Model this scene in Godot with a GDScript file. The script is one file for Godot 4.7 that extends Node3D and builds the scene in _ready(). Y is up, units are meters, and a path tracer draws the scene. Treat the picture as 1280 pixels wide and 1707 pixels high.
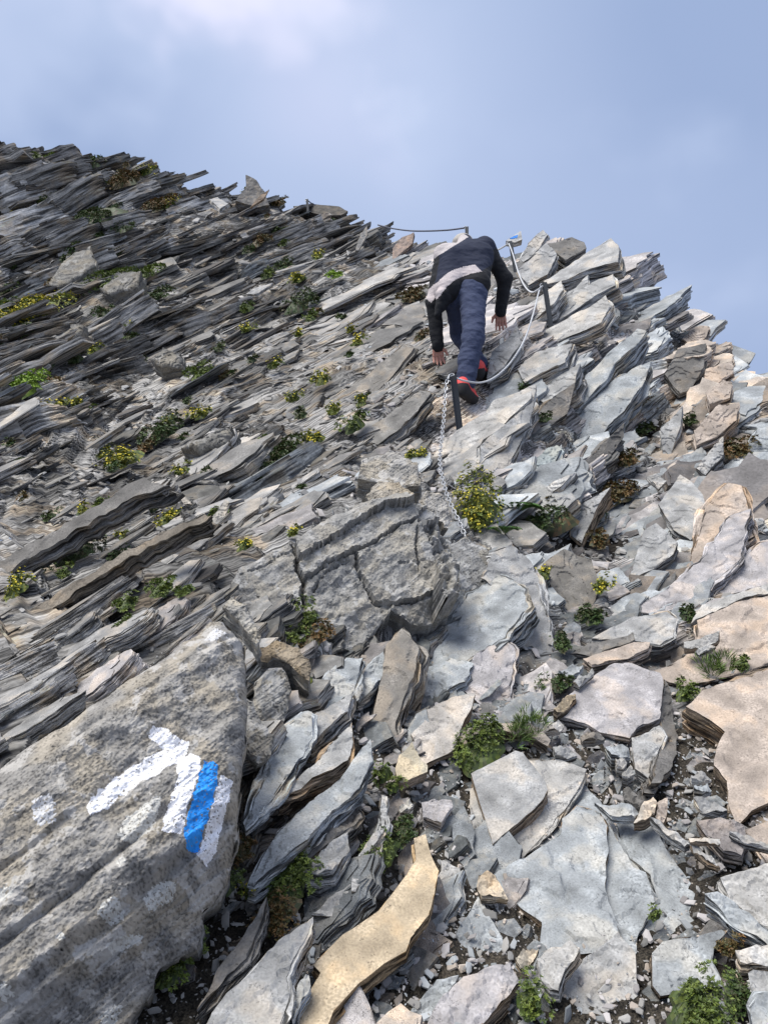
extends Node3D
# A steep slate rib on a mountain path: bedrock plates, a painted boulder, a chain and rope handrail and a climber.

const FOCAL := 1265.4            # of the photograph, in its own pixels (1280 x 1707)
const EYE := Vector3(0, 1.5, 0)
const PITCH := 12.0
const SLOPE := 40.0
var view := Basis(Vector3.RIGHT, deg_to_rad(PITCH))
var slope_up := Vector3(0, sin(deg_to_rad(SLOPE)), -cos(deg_to_rad(SLOPE)))
var slope_out := Vector3(0, cos(deg_to_rad(SLOPE)), sin(deg_to_rad(SLOPE)))
# bedding of the slate: strike line, and the two axes that the bedding normal swings between
var strike := Vector3(0.725, 0.60, -0.35).normalized()
var bed0 := (Vector3.UP - strike * strike.y).normalized()
var bed1 := strike.cross(bed0).normalized()

var rng := RandomNumberGenerator.new()
var noise := FastNoiseLite.new()
var fine := FastNoiseLite.new()
var mats := {}
var tex := {}
var zones := {}
var used_names := {}

# ---------------------------------------------------------------- surveyed points: sight line x, y, ground distance ahead, zone, tone, bedding swing, kind of rock
# zones: 0 hillside, 1 ridge, 2 footpath.  tones index TONES.  kinds: 0 thin plates, 1 slabs, 2 rubble
const SURVEY := [
	[-260, 251, 14.5, 0, 0, 12, 1], [0, 268, 14.0, 0, 0, 14, 1], [120, 281, 14.2, 0, 0, 14, 1], [270, 311, 14.4, 0, 0, 12, 0], [420, 341, 14.2, 0, 1, 16, 0], [540, 366, 13.2, 0, 1, 20, 0], [640, 381, 12.0, 0, 1, 22, 0], [700, 416, 10.8, 0, 2, 26, 0],
	[-200, 420, 11.0, 0, 0, 12, 0], [20, 400, 11.6, 0, 0, 12, 0], [200, 420, 11.4, 0, 0, 12, 0], [400, 440, 11.0, 0, 0, 14, 0], [560, 450, 10.2, 0, 1, 20, 0],
	[-200, 520, 8.8, 0, 0, 12, 0], [60, 510, 9.2, 0, 0, 12, 0], [280, 530, 9.0, 0, 0, 14, 0], [450, 540, 8.6, 0, 1, 16, 0], [620, 540, 7.6, 0, 1, 22, 0],
	[-200, 640, 6.2, 0, 1, 12, 0], [40, 640, 6.6, 0, 1, 12, 0], [250, 640, 6.6, 0, 1, 14, 0], [450, 640, 6.3, 0, 1, 16, 0], [600, 640, 5.9, 0, 1, 22, 0],
	[-200, 780, 4.2, 0, 1, 10, 0], [60, 780, 4.4, 0, 1, 12, 0], [250, 760, 4.7, 0, 1, 14, 0], [430, 740, 4.8, 0, 1, 16, 0], [580, 740, 4.6, 0, 1, 22, 0],
	[-200, 900, 3.1, 0, 1, 10, 0], [60, 900, 3.2, 0, 1, 14, 0], [240, 880, 3.4, 0, 1, 16, 0], [420, 850, 3.5, 0, 1, 18, 0],
	[-200, 1050, 2.3, 0, 1, 12, 0], [40, 1050, 2.35, 0, 1, 14, 0], [240, 980, 2.6, 0, 1, 16, 0], [330, 1000, 2.5, 0, 1, 18, 0],
	[-200, 1300, 1.75, 0, 1, 14, 1], [60, 1250, 1.85, 0, 1, 14, 1], [300, 1250, 1.95, 0, 1, 18, 1], [150, 1600, 1.6, 0, 1, 18, 1], [-200, 1650, 1.45, 0, 1, 18, 1],
	# the rib under the climber
	[620, 850, 3.35, 1, 2, 24, 1], [600, 1000, 2.75, 1, 2, 22, 1], [760, 840, 3.7, 1, 2, 24, 1], [700, 700, 5.0, 1, 2, 24, 1], [770, 725, 4.75, 1, 3, 26, 1], [800, 600, 5.5, 1, 3, 26, 1], [720, 560, 5.95, 1, 2, 24, 1], [730, 607, 5.5, 1, 2, 24, 1], [835, 549, 5.66, 1, 3, 26, 1], [776, 668, 5.1, 1, 3, 26, 1], [802, 632, 5.3, 1, 3, 26, 1],
	[760, 470, 8.2, 1, 2, 26, 1], [820, 416, 9.2, 1, 3, 26, 1], [900, 408, 8.6, 1, 3, 28, 1], [950, 400, 8.2, 1, 3, 28, 1], [1020, 426, 7.6, 1, 3, 28, 1], [1075, 474, 7.3, 1, 4, 30, 1], [1140, 534, 6.9, 1, 4, 30, 0],
	[920, 520, 6.4, 1, 3, 26, 1], [1020, 520, 6.5, 1, 3, 28, 1], [880, 620, 5.4, 1, 3, 26, 1], [1000, 620, 5.6, 1, 4, 30, 0], [1080, 600, 6.0, 1, 4, 30, 0], [860, 730, 4.5, 1, 3, 26, 1], [960, 720, 4.8, 1, 4, 30, 0], [900, 830, 4.1, 1, 4, 28, 0],
	[1150, 592, 6.9, 1, 4, 30, 0], [1200, 594, 6.0, 1, 5, 32, 0], [1180, 640, 5.4, 1, 5, 32, 0], [1260, 654, 5.3, 1, 4, 32, 0], [1420, 734, 5.0, 1, 4, 32, 0], [1250, 740, 4.6, 1, 4, 32, 0],
	# the gully and the footpath
	[1062, 740, 5.45, 2, 0, 28, 2], [1095, 670, 6.0, 2, 0, 28, 2], [1008, 845, 4.65, 2, 0, 28, 2], [960, 905, 4.1, 2, 0, 28, 2], [1030, 640, 5.35, 1, 4, 28, 0], [1000, 760, 4.6, 1, 4, 28, 0], [950, 840, 4.1, 1, 3, 28, 0], [1160, 650, 5.0, 1, 5, 32, 0], [1090, 800, 4.4, 2, 3, 34, 1], [1150, 700, 5.0, 2, 5, 32, 0], [840, 890, 3.75, 2, 0, 28, 2], [1080, 920, 3.6, 2, 3, 34, 1], [1200, 880, 3.7, 2, 4, 32, 0], [1400, 900, 3.6, 2, 4, 32, 0],
	[850, 980, 3.2, 2, 4, 26, 1], [960, 1010, 3.2, 2, 4, 26, 1], [1080, 1020, 3.1, 2, 3, 34, 1], [1230, 1020, 2.95, 2, 5, 34, 1], [1450, 1050, 2.9, 2, 5, 34, 1],
	[800, 1080, 2.75, 2, 4, 28, 1], [700, 1100, 2.75, 2, 3, 24, 1], [560, 1120, 2.5, 2, 2, 22, 1], [460, 1150, 2.25, 2, 2, 20, 1], [1000, 1160, 2.6, 2, 3, 34, 1], [1150, 1200, 2.4, 2, 4, 34, 2], [1250, 1200, 2.4, 2, 5, 34, 1],
	[560, 1300, 2.1, 2, 3, 22, 0], [460, 1330, 2.0, 2, 3, 22, 0], [690, 1250, 2.3, 2, 4, 28, 2], [780, 1200, 2.45, 2, 4, 30, 2], [900, 1240, 2.35, 2, 4, 30, 2], [1050, 1290, 2.25, 2, 4, 32, 2], [1180, 1350, 2.1, 2, 4, 34, 2], [1420, 1350, 2.05, 2, 5, 34, 1],
	[440, 1480, 1.75, 2, 0, 22, 2], [560, 1470, 1.8, 2, 0, 24, 2], [720, 1380, 2.05, 2, 4, 30, 2], [860, 1370, 2.15, 2, 4, 32, 1], [980, 1430, 2.0, 2, 4, 32, 1], [1200, 1450, 1.9, 2, 4, 34, 2],
	[330, 1640, 1.55, 2, 0, 22, 2], [480, 1640, 1.55, 2, 3, 26, 1], [620, 1600, 1.68, 2, 5, 28, 1], [760, 1600, 1.72, 2, 4, 30, 2], [950, 1600, 1.72, 2, 4, 32, 1], [1130, 1560, 1.75, 2, 4, 32, 1], [1280, 1580, 1.65, 2, 0, 32, 2], [1420, 1600, 1.6, 2, 4, 32, 1],
	[300, 1850, 1.3, 2, 3, 24, 1], [640, 1850, 1.36, 2, 3, 28, 1], [950, 1850, 1.38, 2, 4, 30, 1], [1280, 1850, 1.34, 2, 4, 32, 1],
]
const SKYLINE := [[-260, 251, 14.5], [0, 268, 14.0], [120, 281, 14.2], [270, 311, 14.4], [420, 341, 14.2], [540, 366, 13.2], [640, 381, 12.0], [700, 416, 10.8], [820, 416, 9.2], [900, 408, 8.6], [1020, 426, 7.6], [1075, 474, 7.3], [1140, 534, 6.9], [1200, 594, 6.0], [1260, 654, 5.3], [1420, 734, 5.0]]
# base colours of the slate (linear)
const TONES := [Color(.25, .242, .226), Color(.30, .292, .276), Color(.32, .316, .305), Color(.39, .37, .362), Color(.355, .378, .39), Color(.42, .365, .31)]

# ---------------------------------------------------------------- geometry of the place
func sight(x: float, y: float) -> Vector3:            # direction of a sight line, one metre ahead
	var d := view * Vector3((x - 640.0) / FOCAL, (853.5 - y) / FOCAL, -1.0)
	return d / -d.z

func spot(x: float, y: float, ahead: float) -> Vector3:
	return EYE + sight(x, y) * ahead

func to_slope(p: Vector3) -> Vector3:                 # (across, up the slope, out of the slope)
	return Vector3(p.x, p.dot(slope_up), p.dot(slope_out))

func from_slope(u: float, v: float, w: float) -> Vector3:
	return Vector3(u, 0, 0) + slope_up * v + slope_out * w

const U0 := -12.0
const V0 := -2.0
const CELL := 0.1
const NU := 230
const NV := 270
var ground := PackedFloat32Array()
var survey_at: Array[Vector2] = []

func survey() -> void:                                # a thin plate through the surveyed points
	var pts: Array[Vector3] = []
	for s in SURVEY:
		var q := to_slope(spot(s[0], s[1], s[2]))
		pts.append(q)
		survey_at.append(Vector2(q.x, q.y))
	for s in SKYLINE:                                 # behind the skyline the ground falls away
		var p := spot(s[0], s[1], s[2])
		var aside := 1.4 if s[0] > 1000 else 0.0
		for step in [[Vector3(aside, -0.5, -1.5), 1.0], [Vector3(aside * 3.0, -2.2, -4.5), 2.0]]:
			var q := to_slope(p + step[0])
			var free := true
			for o in survey_at:
				if o.distance_to(Vector2(q.x, q.y)) < step[1]:
					free = false
			if free:
				pts.append(q)
	pts.append(to_slope(Vector3(-2.5, 0.2, 1.0)))
	pts.append(to_slope(Vector3(0, -0.2, 1.0)))
	pts.append(to_slope(Vector3(2.5, -0.2, 1.0)))
	var n := pts.size()
	var m := n + 3
	var a: Array[PackedFloat64Array] = []
	for i in m:
		var row := PackedFloat64Array()
		row.resize(m + 1)
		if i < n:
			for j in n:
				var r2 := Vector2(pts[i].x - pts[j].x, pts[i].y - pts[j].y).length_squared()
				row[j] = -sqrt(r2 + 0.04) + (0.03 if i == j else 0.0)
			row[n] = 1.0
			row[n + 1] = pts[i].x
			row[n + 2] = pts[i].y
			row[m] = pts[i].z
		else:
			for j in n:
				row[j] = 1.0 if i == n else (pts[j].x if i == n + 1 else pts[j].y)
		a.append(row)
	for c in m:
		var best := c
		for r in range(c + 1, m):
			if absf(a[r][c]) > absf(a[best][c]):
				best = r
		var t := a[c]
		a[c] = a[best]
		a[best] = t
		var rc := a[c]
		for r in range(c + 1, m):
			var rr := a[r]
			var f := rr[c] / rc[c]
			if f != 0.0:
				for k in range(c, m + 1):
					rr[k] -= f * rc[k]
				a[r] = rr
	var x := PackedFloat64Array()
	x.resize(m)
	for c in range(m - 1, -1, -1):
		var s := a[c][m]
		for k in range(c + 1, m):
			s -= a[c][k] * x[k]
		x[c] = s / a[c][c]
	ground.resize(NU * NV)
	# every second node is solved for, the rest is filled in between
	for j in range(0, NV, 2):
		for i in range(0, NU, 2):
			var u := U0 + i * CELL
			var v := V0 + j * CELL
			var s := x[n] + x[n + 1] * u + x[n + 2] * v
			for k in n:
				var r2 := (pts[k].x - u) * (pts[k].x - u) + (pts[k].y - v) * (pts[k].y - v)
				s -= x[k] * sqrt(r2 + 0.04)
			ground[j * NU + i] = clampf(s, -6.0, 4.0)
	for j in range(0, NV, 2):
		for i in range(1, NU - 1, 2):
			ground[j * NU + i] = 0.5 * (ground[j * NU + i - 1] + ground[j * NU + i + 1])
	for j in range(1, NV - 1, 2):
		for i in NU:
			ground[j * NU + i] = 0.5 * (ground[(j - 1) * NU + i] + ground[(j + 1) * NU + i])

func lie(u: float, v: float) -> float:                # smooth ground
	var x := clampf((u - U0) / CELL, 0.0, NU - 3.001)
	var y := clampf((v - V0) / CELL, 0.0, NV - 3.001)
	var i := int(x)
	var j := int(y)
	var k := j * NU + i
	return lerpf(lerpf(ground[k], ground[k + 1], x - i), lerpf(ground[k + NU], ground[k + NU + 1], x - i), y - j)

var fields := []                                      # swing, tone r g b, share of rubble on a coarse grid
const FCELL := 0.2
const FU := 116
const FV := 136

func chart() -> void:
	for k in 5:
		var f := PackedFloat32Array()
		f.resize(FU * FV)
		fields.append(f)
	for j in FV:
		for i in FU:
			var u := U0 + i * FCELL
			var v := V0 + j * FCELL
			var sum := 0.0
			var acc := [0.0, 0.0, 0.0, 0.0, 0.0]
			for k in survey_at.size():
				var d := (survey_at[k].x - u) * (survey_at[k].x - u) + (survey_at[k].y - v) * (survey_at[k].y - v) + 0.004
				var w := 1.0 / (d * d)
				var s: Array = SURVEY[k]
				var c: Color = TONES[s[4]]
				sum += w
				acc[0] += w * s[5]
				acc[1] += w * c.r
				acc[2] += w * c.g
				acc[3] += w * c.b
				acc[4] += w * (1.0 if s[6] == 2 else 0.0)
			for k in 5:
				fields[k][j * FU + i] = acc[k] / sum

func field(k: int, u: float, v: float) -> float:
	var x := clampf((u - U0) / FCELL, 0.0, FU - 2.001)
	var y := clampf((v - V0) / FCELL, 0.0, FV - 2.001)
	var i := int(x)
	var j := int(y)
	var f: PackedFloat32Array = fields[k]
	var n := j * FU + i
	return lerpf(lerpf(f[n], f[n + 1], x - i), lerpf(f[n + FU], f[n + FU + 1], x - i), y - j)

func scatter(a: float, b: float) -> float:            # a fixed random number for a bed and a stretch of it
	var x := sin(a * 127.1 + b * 311.7) * 43758.5453
	return x - floorf(x)

func beds(q: float, s: float, t: float, run: float) -> float:   # where the broken surface stands within its bed
	var k := floorf(q / t)
	var shift := scatter(k, 3.0) * run
	var cut := floorf((s + shift) / run)
	var f := q / t - k
	var riser := 0.45 + 0.45 * scatter(k, cut)
	return (k + smoothstep(riser, minf(riser + 0.22, 1.0), f) + 0.34 * (scatter(k + 17.0, cut) - 0.5)) * t

var last_bed := 0.0
var rock_bed := bedding(19.0)
func rough_lie(u: float, v: float) -> float:          # bedrock: treads along the bedding, broken risers
	var w := lie(u, v)
	var p := from_slope(u, v, w)
	var dist := p.distance_to(EYE)
	var far := clampf(dist / 4.0, 0.35, 2.6)
	var high := clampf((v - 4.5) / 7.0, 0.0, 1.3)
	w += far * 0.10 * noise.get_noise_2d(u * 70.0 / far, v * 70.0 / far) + 0.22 * high * noise.get_noise_2d(u * 26.0 + 40.0, v * 38.0) - 0.02 - 0.016 * maxf(0.0, dist - 3.0)
	p = from_slope(u, v, w)
	var nrm := rock_bed
	var s := p.dot(strike)
	var q := p.dot(nrm) + far * 0.05 * noise.get_noise_2d(s * 90.0 / far, v * 60.0)
	var loose := field(4, u, v)
	var firm := (1.0 - 0.85 * smoothstep(0.35, 0.7, loose))
	var q1 := beds(q, s, 0.15 * far, 0.5 + 0.9 * far)
	var q2 := beds(q1 + 0.4 * (q - q1), s * 1.7 + 5.0, 0.045 * far, 0.4 + 0.5 * far)
	var q3 := q2 + 0.35 * (q - q2)
	if dist > 2.6:
		q3 = lerpf(q3, beds(q2 + 0.6 * (q - q2), s * 1.3 + 9.0, 0.016 * far, 0.4 + 0.4 * far), smoothstep(2.6, 4.2, dist))
	last_bed = q3
	w += firm * 0.8 * (q3 - q) / maxf(nrm.dot(slope_out), 0.5)
	return w + far * 0.012 * noise.get_noise_2d(u * 600.0 / far, v * 600.0 / far)

func hit(x: float, y: float) -> Vector3:              # where a sight line meets the smooth ground
	var d := sight(x, y)
	var t := 0.9
	while t < 17.0:
		var q := to_slope(EYE + d * t)
		if q.z < lie(q.x, q.y):
			var lo := t - 0.06
			for k in 8:
				var mid := 0.5 * (lo + t)
				var r := to_slope(EYE + d * mid)
				if r.z < lie(r.x, r.y):
					t = mid
				else:
					lo = mid
			return EYE + d * t
		t += 0.06
	return EYE + d * 14.0

func nearest(u: float, v: float) -> int:
	var best := 0
	var dist := 1e9
	for i in survey_at.size():
		var q := survey_at[i]
		var d := (q.x - u) * (q.x - u) + (q.y - v) * (q.y - v)
		if d < dist:
			dist = d
			best = i
	return best

func ground_normal(p: Vector3) -> Vector3:
	var q := to_slope(p)
	var e := 0.12
	var du := (lie(q.x + e, q.y) - lie(q.x - e, q.y)) / (2.0 * e)
	var dv := (lie(q.x, q.y + e) - lie(q.x, q.y - e)) / (2.0 * e)
	return (slope_out - Vector3.RIGHT * du - slope_up * dv).normalized()

func bedding(swing: float) -> Vector3:
	return (bed0 * cos(deg_to_rad(swing)) + bed1 * sin(deg_to_rad(swing))).normalized()

# ---------------------------------------------------------------- nodes
func numbered(called: String) -> String:
	used_names[called] = used_names.get(called, -1) + 1
	return called if used_names[called] == 0 else "%s_%03d" % [called, used_names[called]]

func tag(o: Node, label: String, category: String, group := "", kind := "") -> void:
	o.set_meta("label", label)
	o.set_meta("category", category)
	if group:
		o.set_meta("group", group)
	if kind:
		o.set_meta("kind", kind)

func thing(called: String, where: Vector3, label: String, category: String, group := "") -> Node3D:
	var o := Node3D.new()
	o.name = numbered(called)
	add_child(o, true)
	o.position = where
	tag(o, label, category, group)
	return o

func piece(called: String, mesh: Mesh, materials: Array, parent: Node) -> MeshInstance3D:
	var o := MeshInstance3D.new()
	o.name = called if parent != self else numbered(called)
	o.mesh = mesh
	for i in mini(materials.size(), mesh.get_surface_count()):
		o.set_surface_override_material(i, materials[i])
	parent.add_child(o, true)
	return o

# ---------------------------------------------------------------- triangles
class Soup:
	var v := PackedVector3Array()
	var n := PackedVector3Array()
	var t := PackedVector2Array()
	var c := PackedColorArray()
	func tri(a: Vector3, b: Vector3, d: Vector3, ta: Vector2, tb: Vector2, td: Vector2, out: Vector3) -> void:
		var m := (b - a).cross(d - a)
		if m.length_squared() < 1e-16:
			return
		m = m.normalized()
		if m.dot(out) < 0.0:
			m = -m
			v.append(a); v.append(b); v.append(d)
			t.append(ta); t.append(tb); t.append(td)
		else:
			v.append(a); v.append(d); v.append(b)
			t.append(ta); t.append(td); t.append(tb)
		n.append(m); n.append(m); n.append(m)
	func arrays() -> Array:
		var r := []
		r.resize(Mesh.ARRAY_MAX)
		r[Mesh.ARRAY_VERTEX] = v
		r[Mesh.ARRAY_NORMAL] = n
		r[Mesh.ARRAY_TEX_UV] = t
		if c.size():
			r[Mesh.ARRAY_COLOR] = c
		return r
	func add(s: Soup, x: Transform3D, tint: Color) -> void:
		v.append_array(x * s.v)
		n.append_array(Transform3D(x.basis.inverse().transposed(), Vector3.ZERO) * s.n)
		t.append_array(s.t)
		var k := PackedColorArray()
		k.resize(s.v.size())
		k.fill(tint)
		c.append_array(k)

func mesh_of(soups: Array) -> ArrayMesh:
	var m := ArrayMesh.new()
	for s in soups:
		if s.v.size() > 0:
			m.add_surface_from_arrays(Mesh.PRIMITIVE_TRIANGLES, s.arrays())
	return m

func resample(poly: PackedVector2Array, n: int, rough: float, r: RandomNumberGenerator) -> PackedVector2Array:
	var total := 0.0
	for i in poly.size():
		total += poly[i].distance_to(poly[(i + 1) % poly.size()])
	var out := PackedVector2Array()
	var seed_at := r.randf() * 1000.0
	var walked := 0.0
	for k in poly.size():
		var a := poly[k]
		var e := poly[(k + 1) % poly.size()] - a
		var side := Vector2(e.y, -e.x).normalized()
		var m := maxi(1, roundi(n * e.length() / total))
		for i in m:
			var f := (walked + e.length() * i / m) / total
			var j := fine.get_noise_2d(seed_at + cos(TAU * f) * 300.0, sin(TAU * f) * 300.0) * 1.6
			j = floorf(j * 2.2) / 2.2 * 0.75 + 0.25 * j + 0.5 * (r.randf() - 0.5)   # chipped, with straight stretches
			out.append(a + e * (float(i) / m) + side * j * rough * total * 0.034)
		walked += e.length()
	return out

# A plate of slate: thin beds stacked along y, each with its own broken edge; the upper beds stop short of the rim in places.
func plate(outline: PackedVector2Array, thick: float, beds: int, flakes: int, relief: float, uv: float, seed_: int, ragged := 1.0, sharpness := 0.0, caps := [0.55, 0.0]) -> Array:
	var r := RandomNumberGenerator.new()
	r.seed = seed_
	var top := Soup.new()
	var wall := Soup.new()
	var n := outline.size()
	var mid := Vector2.ZERO
	for p in outline:
		mid += p / n
	var size := 0.0
	for p in outline:
		size += p.distance_to(mid) / n
	var rings: Array[PackedVector3Array] = []
	var y := -thick
	var o1 := r.randf() * 900.0
	var cuts: Array[float] = []
	for b in beds:
		cuts.append(0.35 + r.randf())
	var sum := 0.0
	for c in cuts:
		sum += c
	var flake_high := minf(0.012, thick * 0.16)
	for b in beds + flakes:
		var high := (cuts[b] / sum) * (thick - flakes * flake_high) if b < beds else flake_high * (0.6 + 0.8 * r.randf())
		var lo := PackedVector3Array()
		var hi := PackedVector3Array()
		var dir := r.randf() * TAU
		for i in n:
			var p := outline[i] - mid
			var ang := TAU * i / n
			var g := fine.get_noise_3d(o1 + cos(ang) * 190.0, sin(ang) * 190.0, b * 77.0)
			var inset := ragged * (0.055 * g + 0.02 * (r.randf() - 0.5)) - sharpness * (float(b) / maxf(beds, 1) - 0.5)
			if b >= beds:
				var reach := 0.30 + 0.32 * float(b - beds)
				inset += clampf(reach * (0.5 * cos(ang - dir) + 1.3 * fine.get_noise_3d(o1 + 300.0 + cos(ang) * 150.0, sin(ang) * 150.0, b * 31.0)), 0.012, 0.62)
			var q := mid + p * (1.0 - inset)
			lo.append(Vector3(q.x, y, q.y))
			q = q + p * (r.randf() - 0.5) * 0.012 * ragged
			hi.append(Vector3(q.x, y + high, q.y))
		rings.append(lo)
		rings.append(hi)
		y += high
	var c3 := Vector3(mid.x, -thick, mid.y)
	var off := Vector2(r.randf(), r.randf())
	for k in rings.size() - 1:
		var a := rings[k]
		var b := rings[k + 1]
		var is_wall := k % 2 == 0
		var run := 0.0
		for i in n:
			var j := (i + 1) % n
			var out := (a[i] + a[j]) * 0.5 - c3
			out.y = 0.0
			if is_wall:
				var step := a[i].distance_to(a[j])
				var ua := Vector2(run * uv, a[i].y * uv) + off
				var ub := Vector2((run + step) * uv, a[j].y * uv) + off
				wall.tri(a[i], a[j], b[j], ua, ub, Vector2(ub.x, b[j].y * uv + off.y), out)
				wall.tri(a[i], b[j], b[i], ua, Vector2(ub.x, b[j].y * uv + off.y), Vector2(ua.x, b[i].y * uv + off.y), out)
				run += step
			else:
				var up := Vector3.UP
				if (Vector2(b[i].x, b[i].z) - mid).length() > (Vector2(a[i].x, a[i].z) - mid).length():
					up = Vector3.DOWN
				top.tri(a[i], a[j], b[j], Vector2(a[i].x, a[i].z) * uv + off, Vector2(a[j].x, a[j].z) * uv + off, Vector2(b[j].x, b[j].z) * uv + off, up)
				top.tri(a[i], b[j], b[i], Vector2(a[i].x, a[i].z) * uv + off, Vector2(b[j].x, b[j].z) * uv + off, Vector2(b[i].x, b[i].z) * uv + off, up)
	var prev := rings[rings.size() - 1]
	var s0 := r.randf() * 500.0
	for s: float in caps:
		var cur := PackedVector3Array()
		for i in n:
			var p := Vector2(mid.x, mid.y).lerp(Vector2(rings[rings.size() - 1][i].x, rings[rings.size() - 1][i].z), s)
			var fade := 1.0 - s * 0.5
			cur.append(Vector3(p.x, y + relief * size * fade * (noise.get_noise_2d(s0 + p.x / size * 60.0, p.y / size * 60.0) + 0.2), p.y))
		for i in n:
			var j := (i + 1) % n
			top.tri(prev[i], prev[j], cur[j], Vector2(prev[i].x, prev[i].z) * uv + off, Vector2(prev[j].x, prev[j].z) * uv + off, Vector2(cur[j].x, cur[j].z) * uv + off, Vector3.UP)
			if s > 0.0:
				top.tri(prev[i], cur[j], cur[i], Vector2(prev[i].x, prev[i].z) * uv + off, Vector2(cur[j].x, cur[j].z) * uv + off, Vector2(cur[i].x, cur[i].z) * uv + off, Vector3.UP)
		prev = cur
	var base := rings[0]
	for i in n:
		var j := (i + 1) % n
		wall.tri(base[i], base[j], c3, Vector2(base[i].x, base[i].z) * uv, Vector2(base[j].x, base[j].z) * uv, mid * uv, Vector3.DOWN)
	return [top, wall]

# ---------------------------------------------------------------- materials: grain, flakes and beds of slate, computed
func bytes_of(f: FastNoiseLite, w: int, h: int) -> PackedByteArray:
	return f.get_seamless_image(w, h, false, false, 0.15, true).get_data()

func grain(type: int, freq: float, octaves: int, seed_: int) -> FastNoiseLite:
	var f := FastNoiseLite.new()
	f.noise_type = type
	f.frequency = freq
	f.fractal_octaves = octaves
	f.seed = seed_
	return f

func texture_of(w: int, h: int, data: PackedByteArray, colour := true) -> ImageTexture:
	return ImageTexture.create_from_image(Image.create_from_data(w, h, false, Image.FORMAT_RGB8 if colour else Image.FORMAT_L8, data))

func u8(x: float) -> int:
	return clampi(int(x * 255.0), 0, 255)

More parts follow.
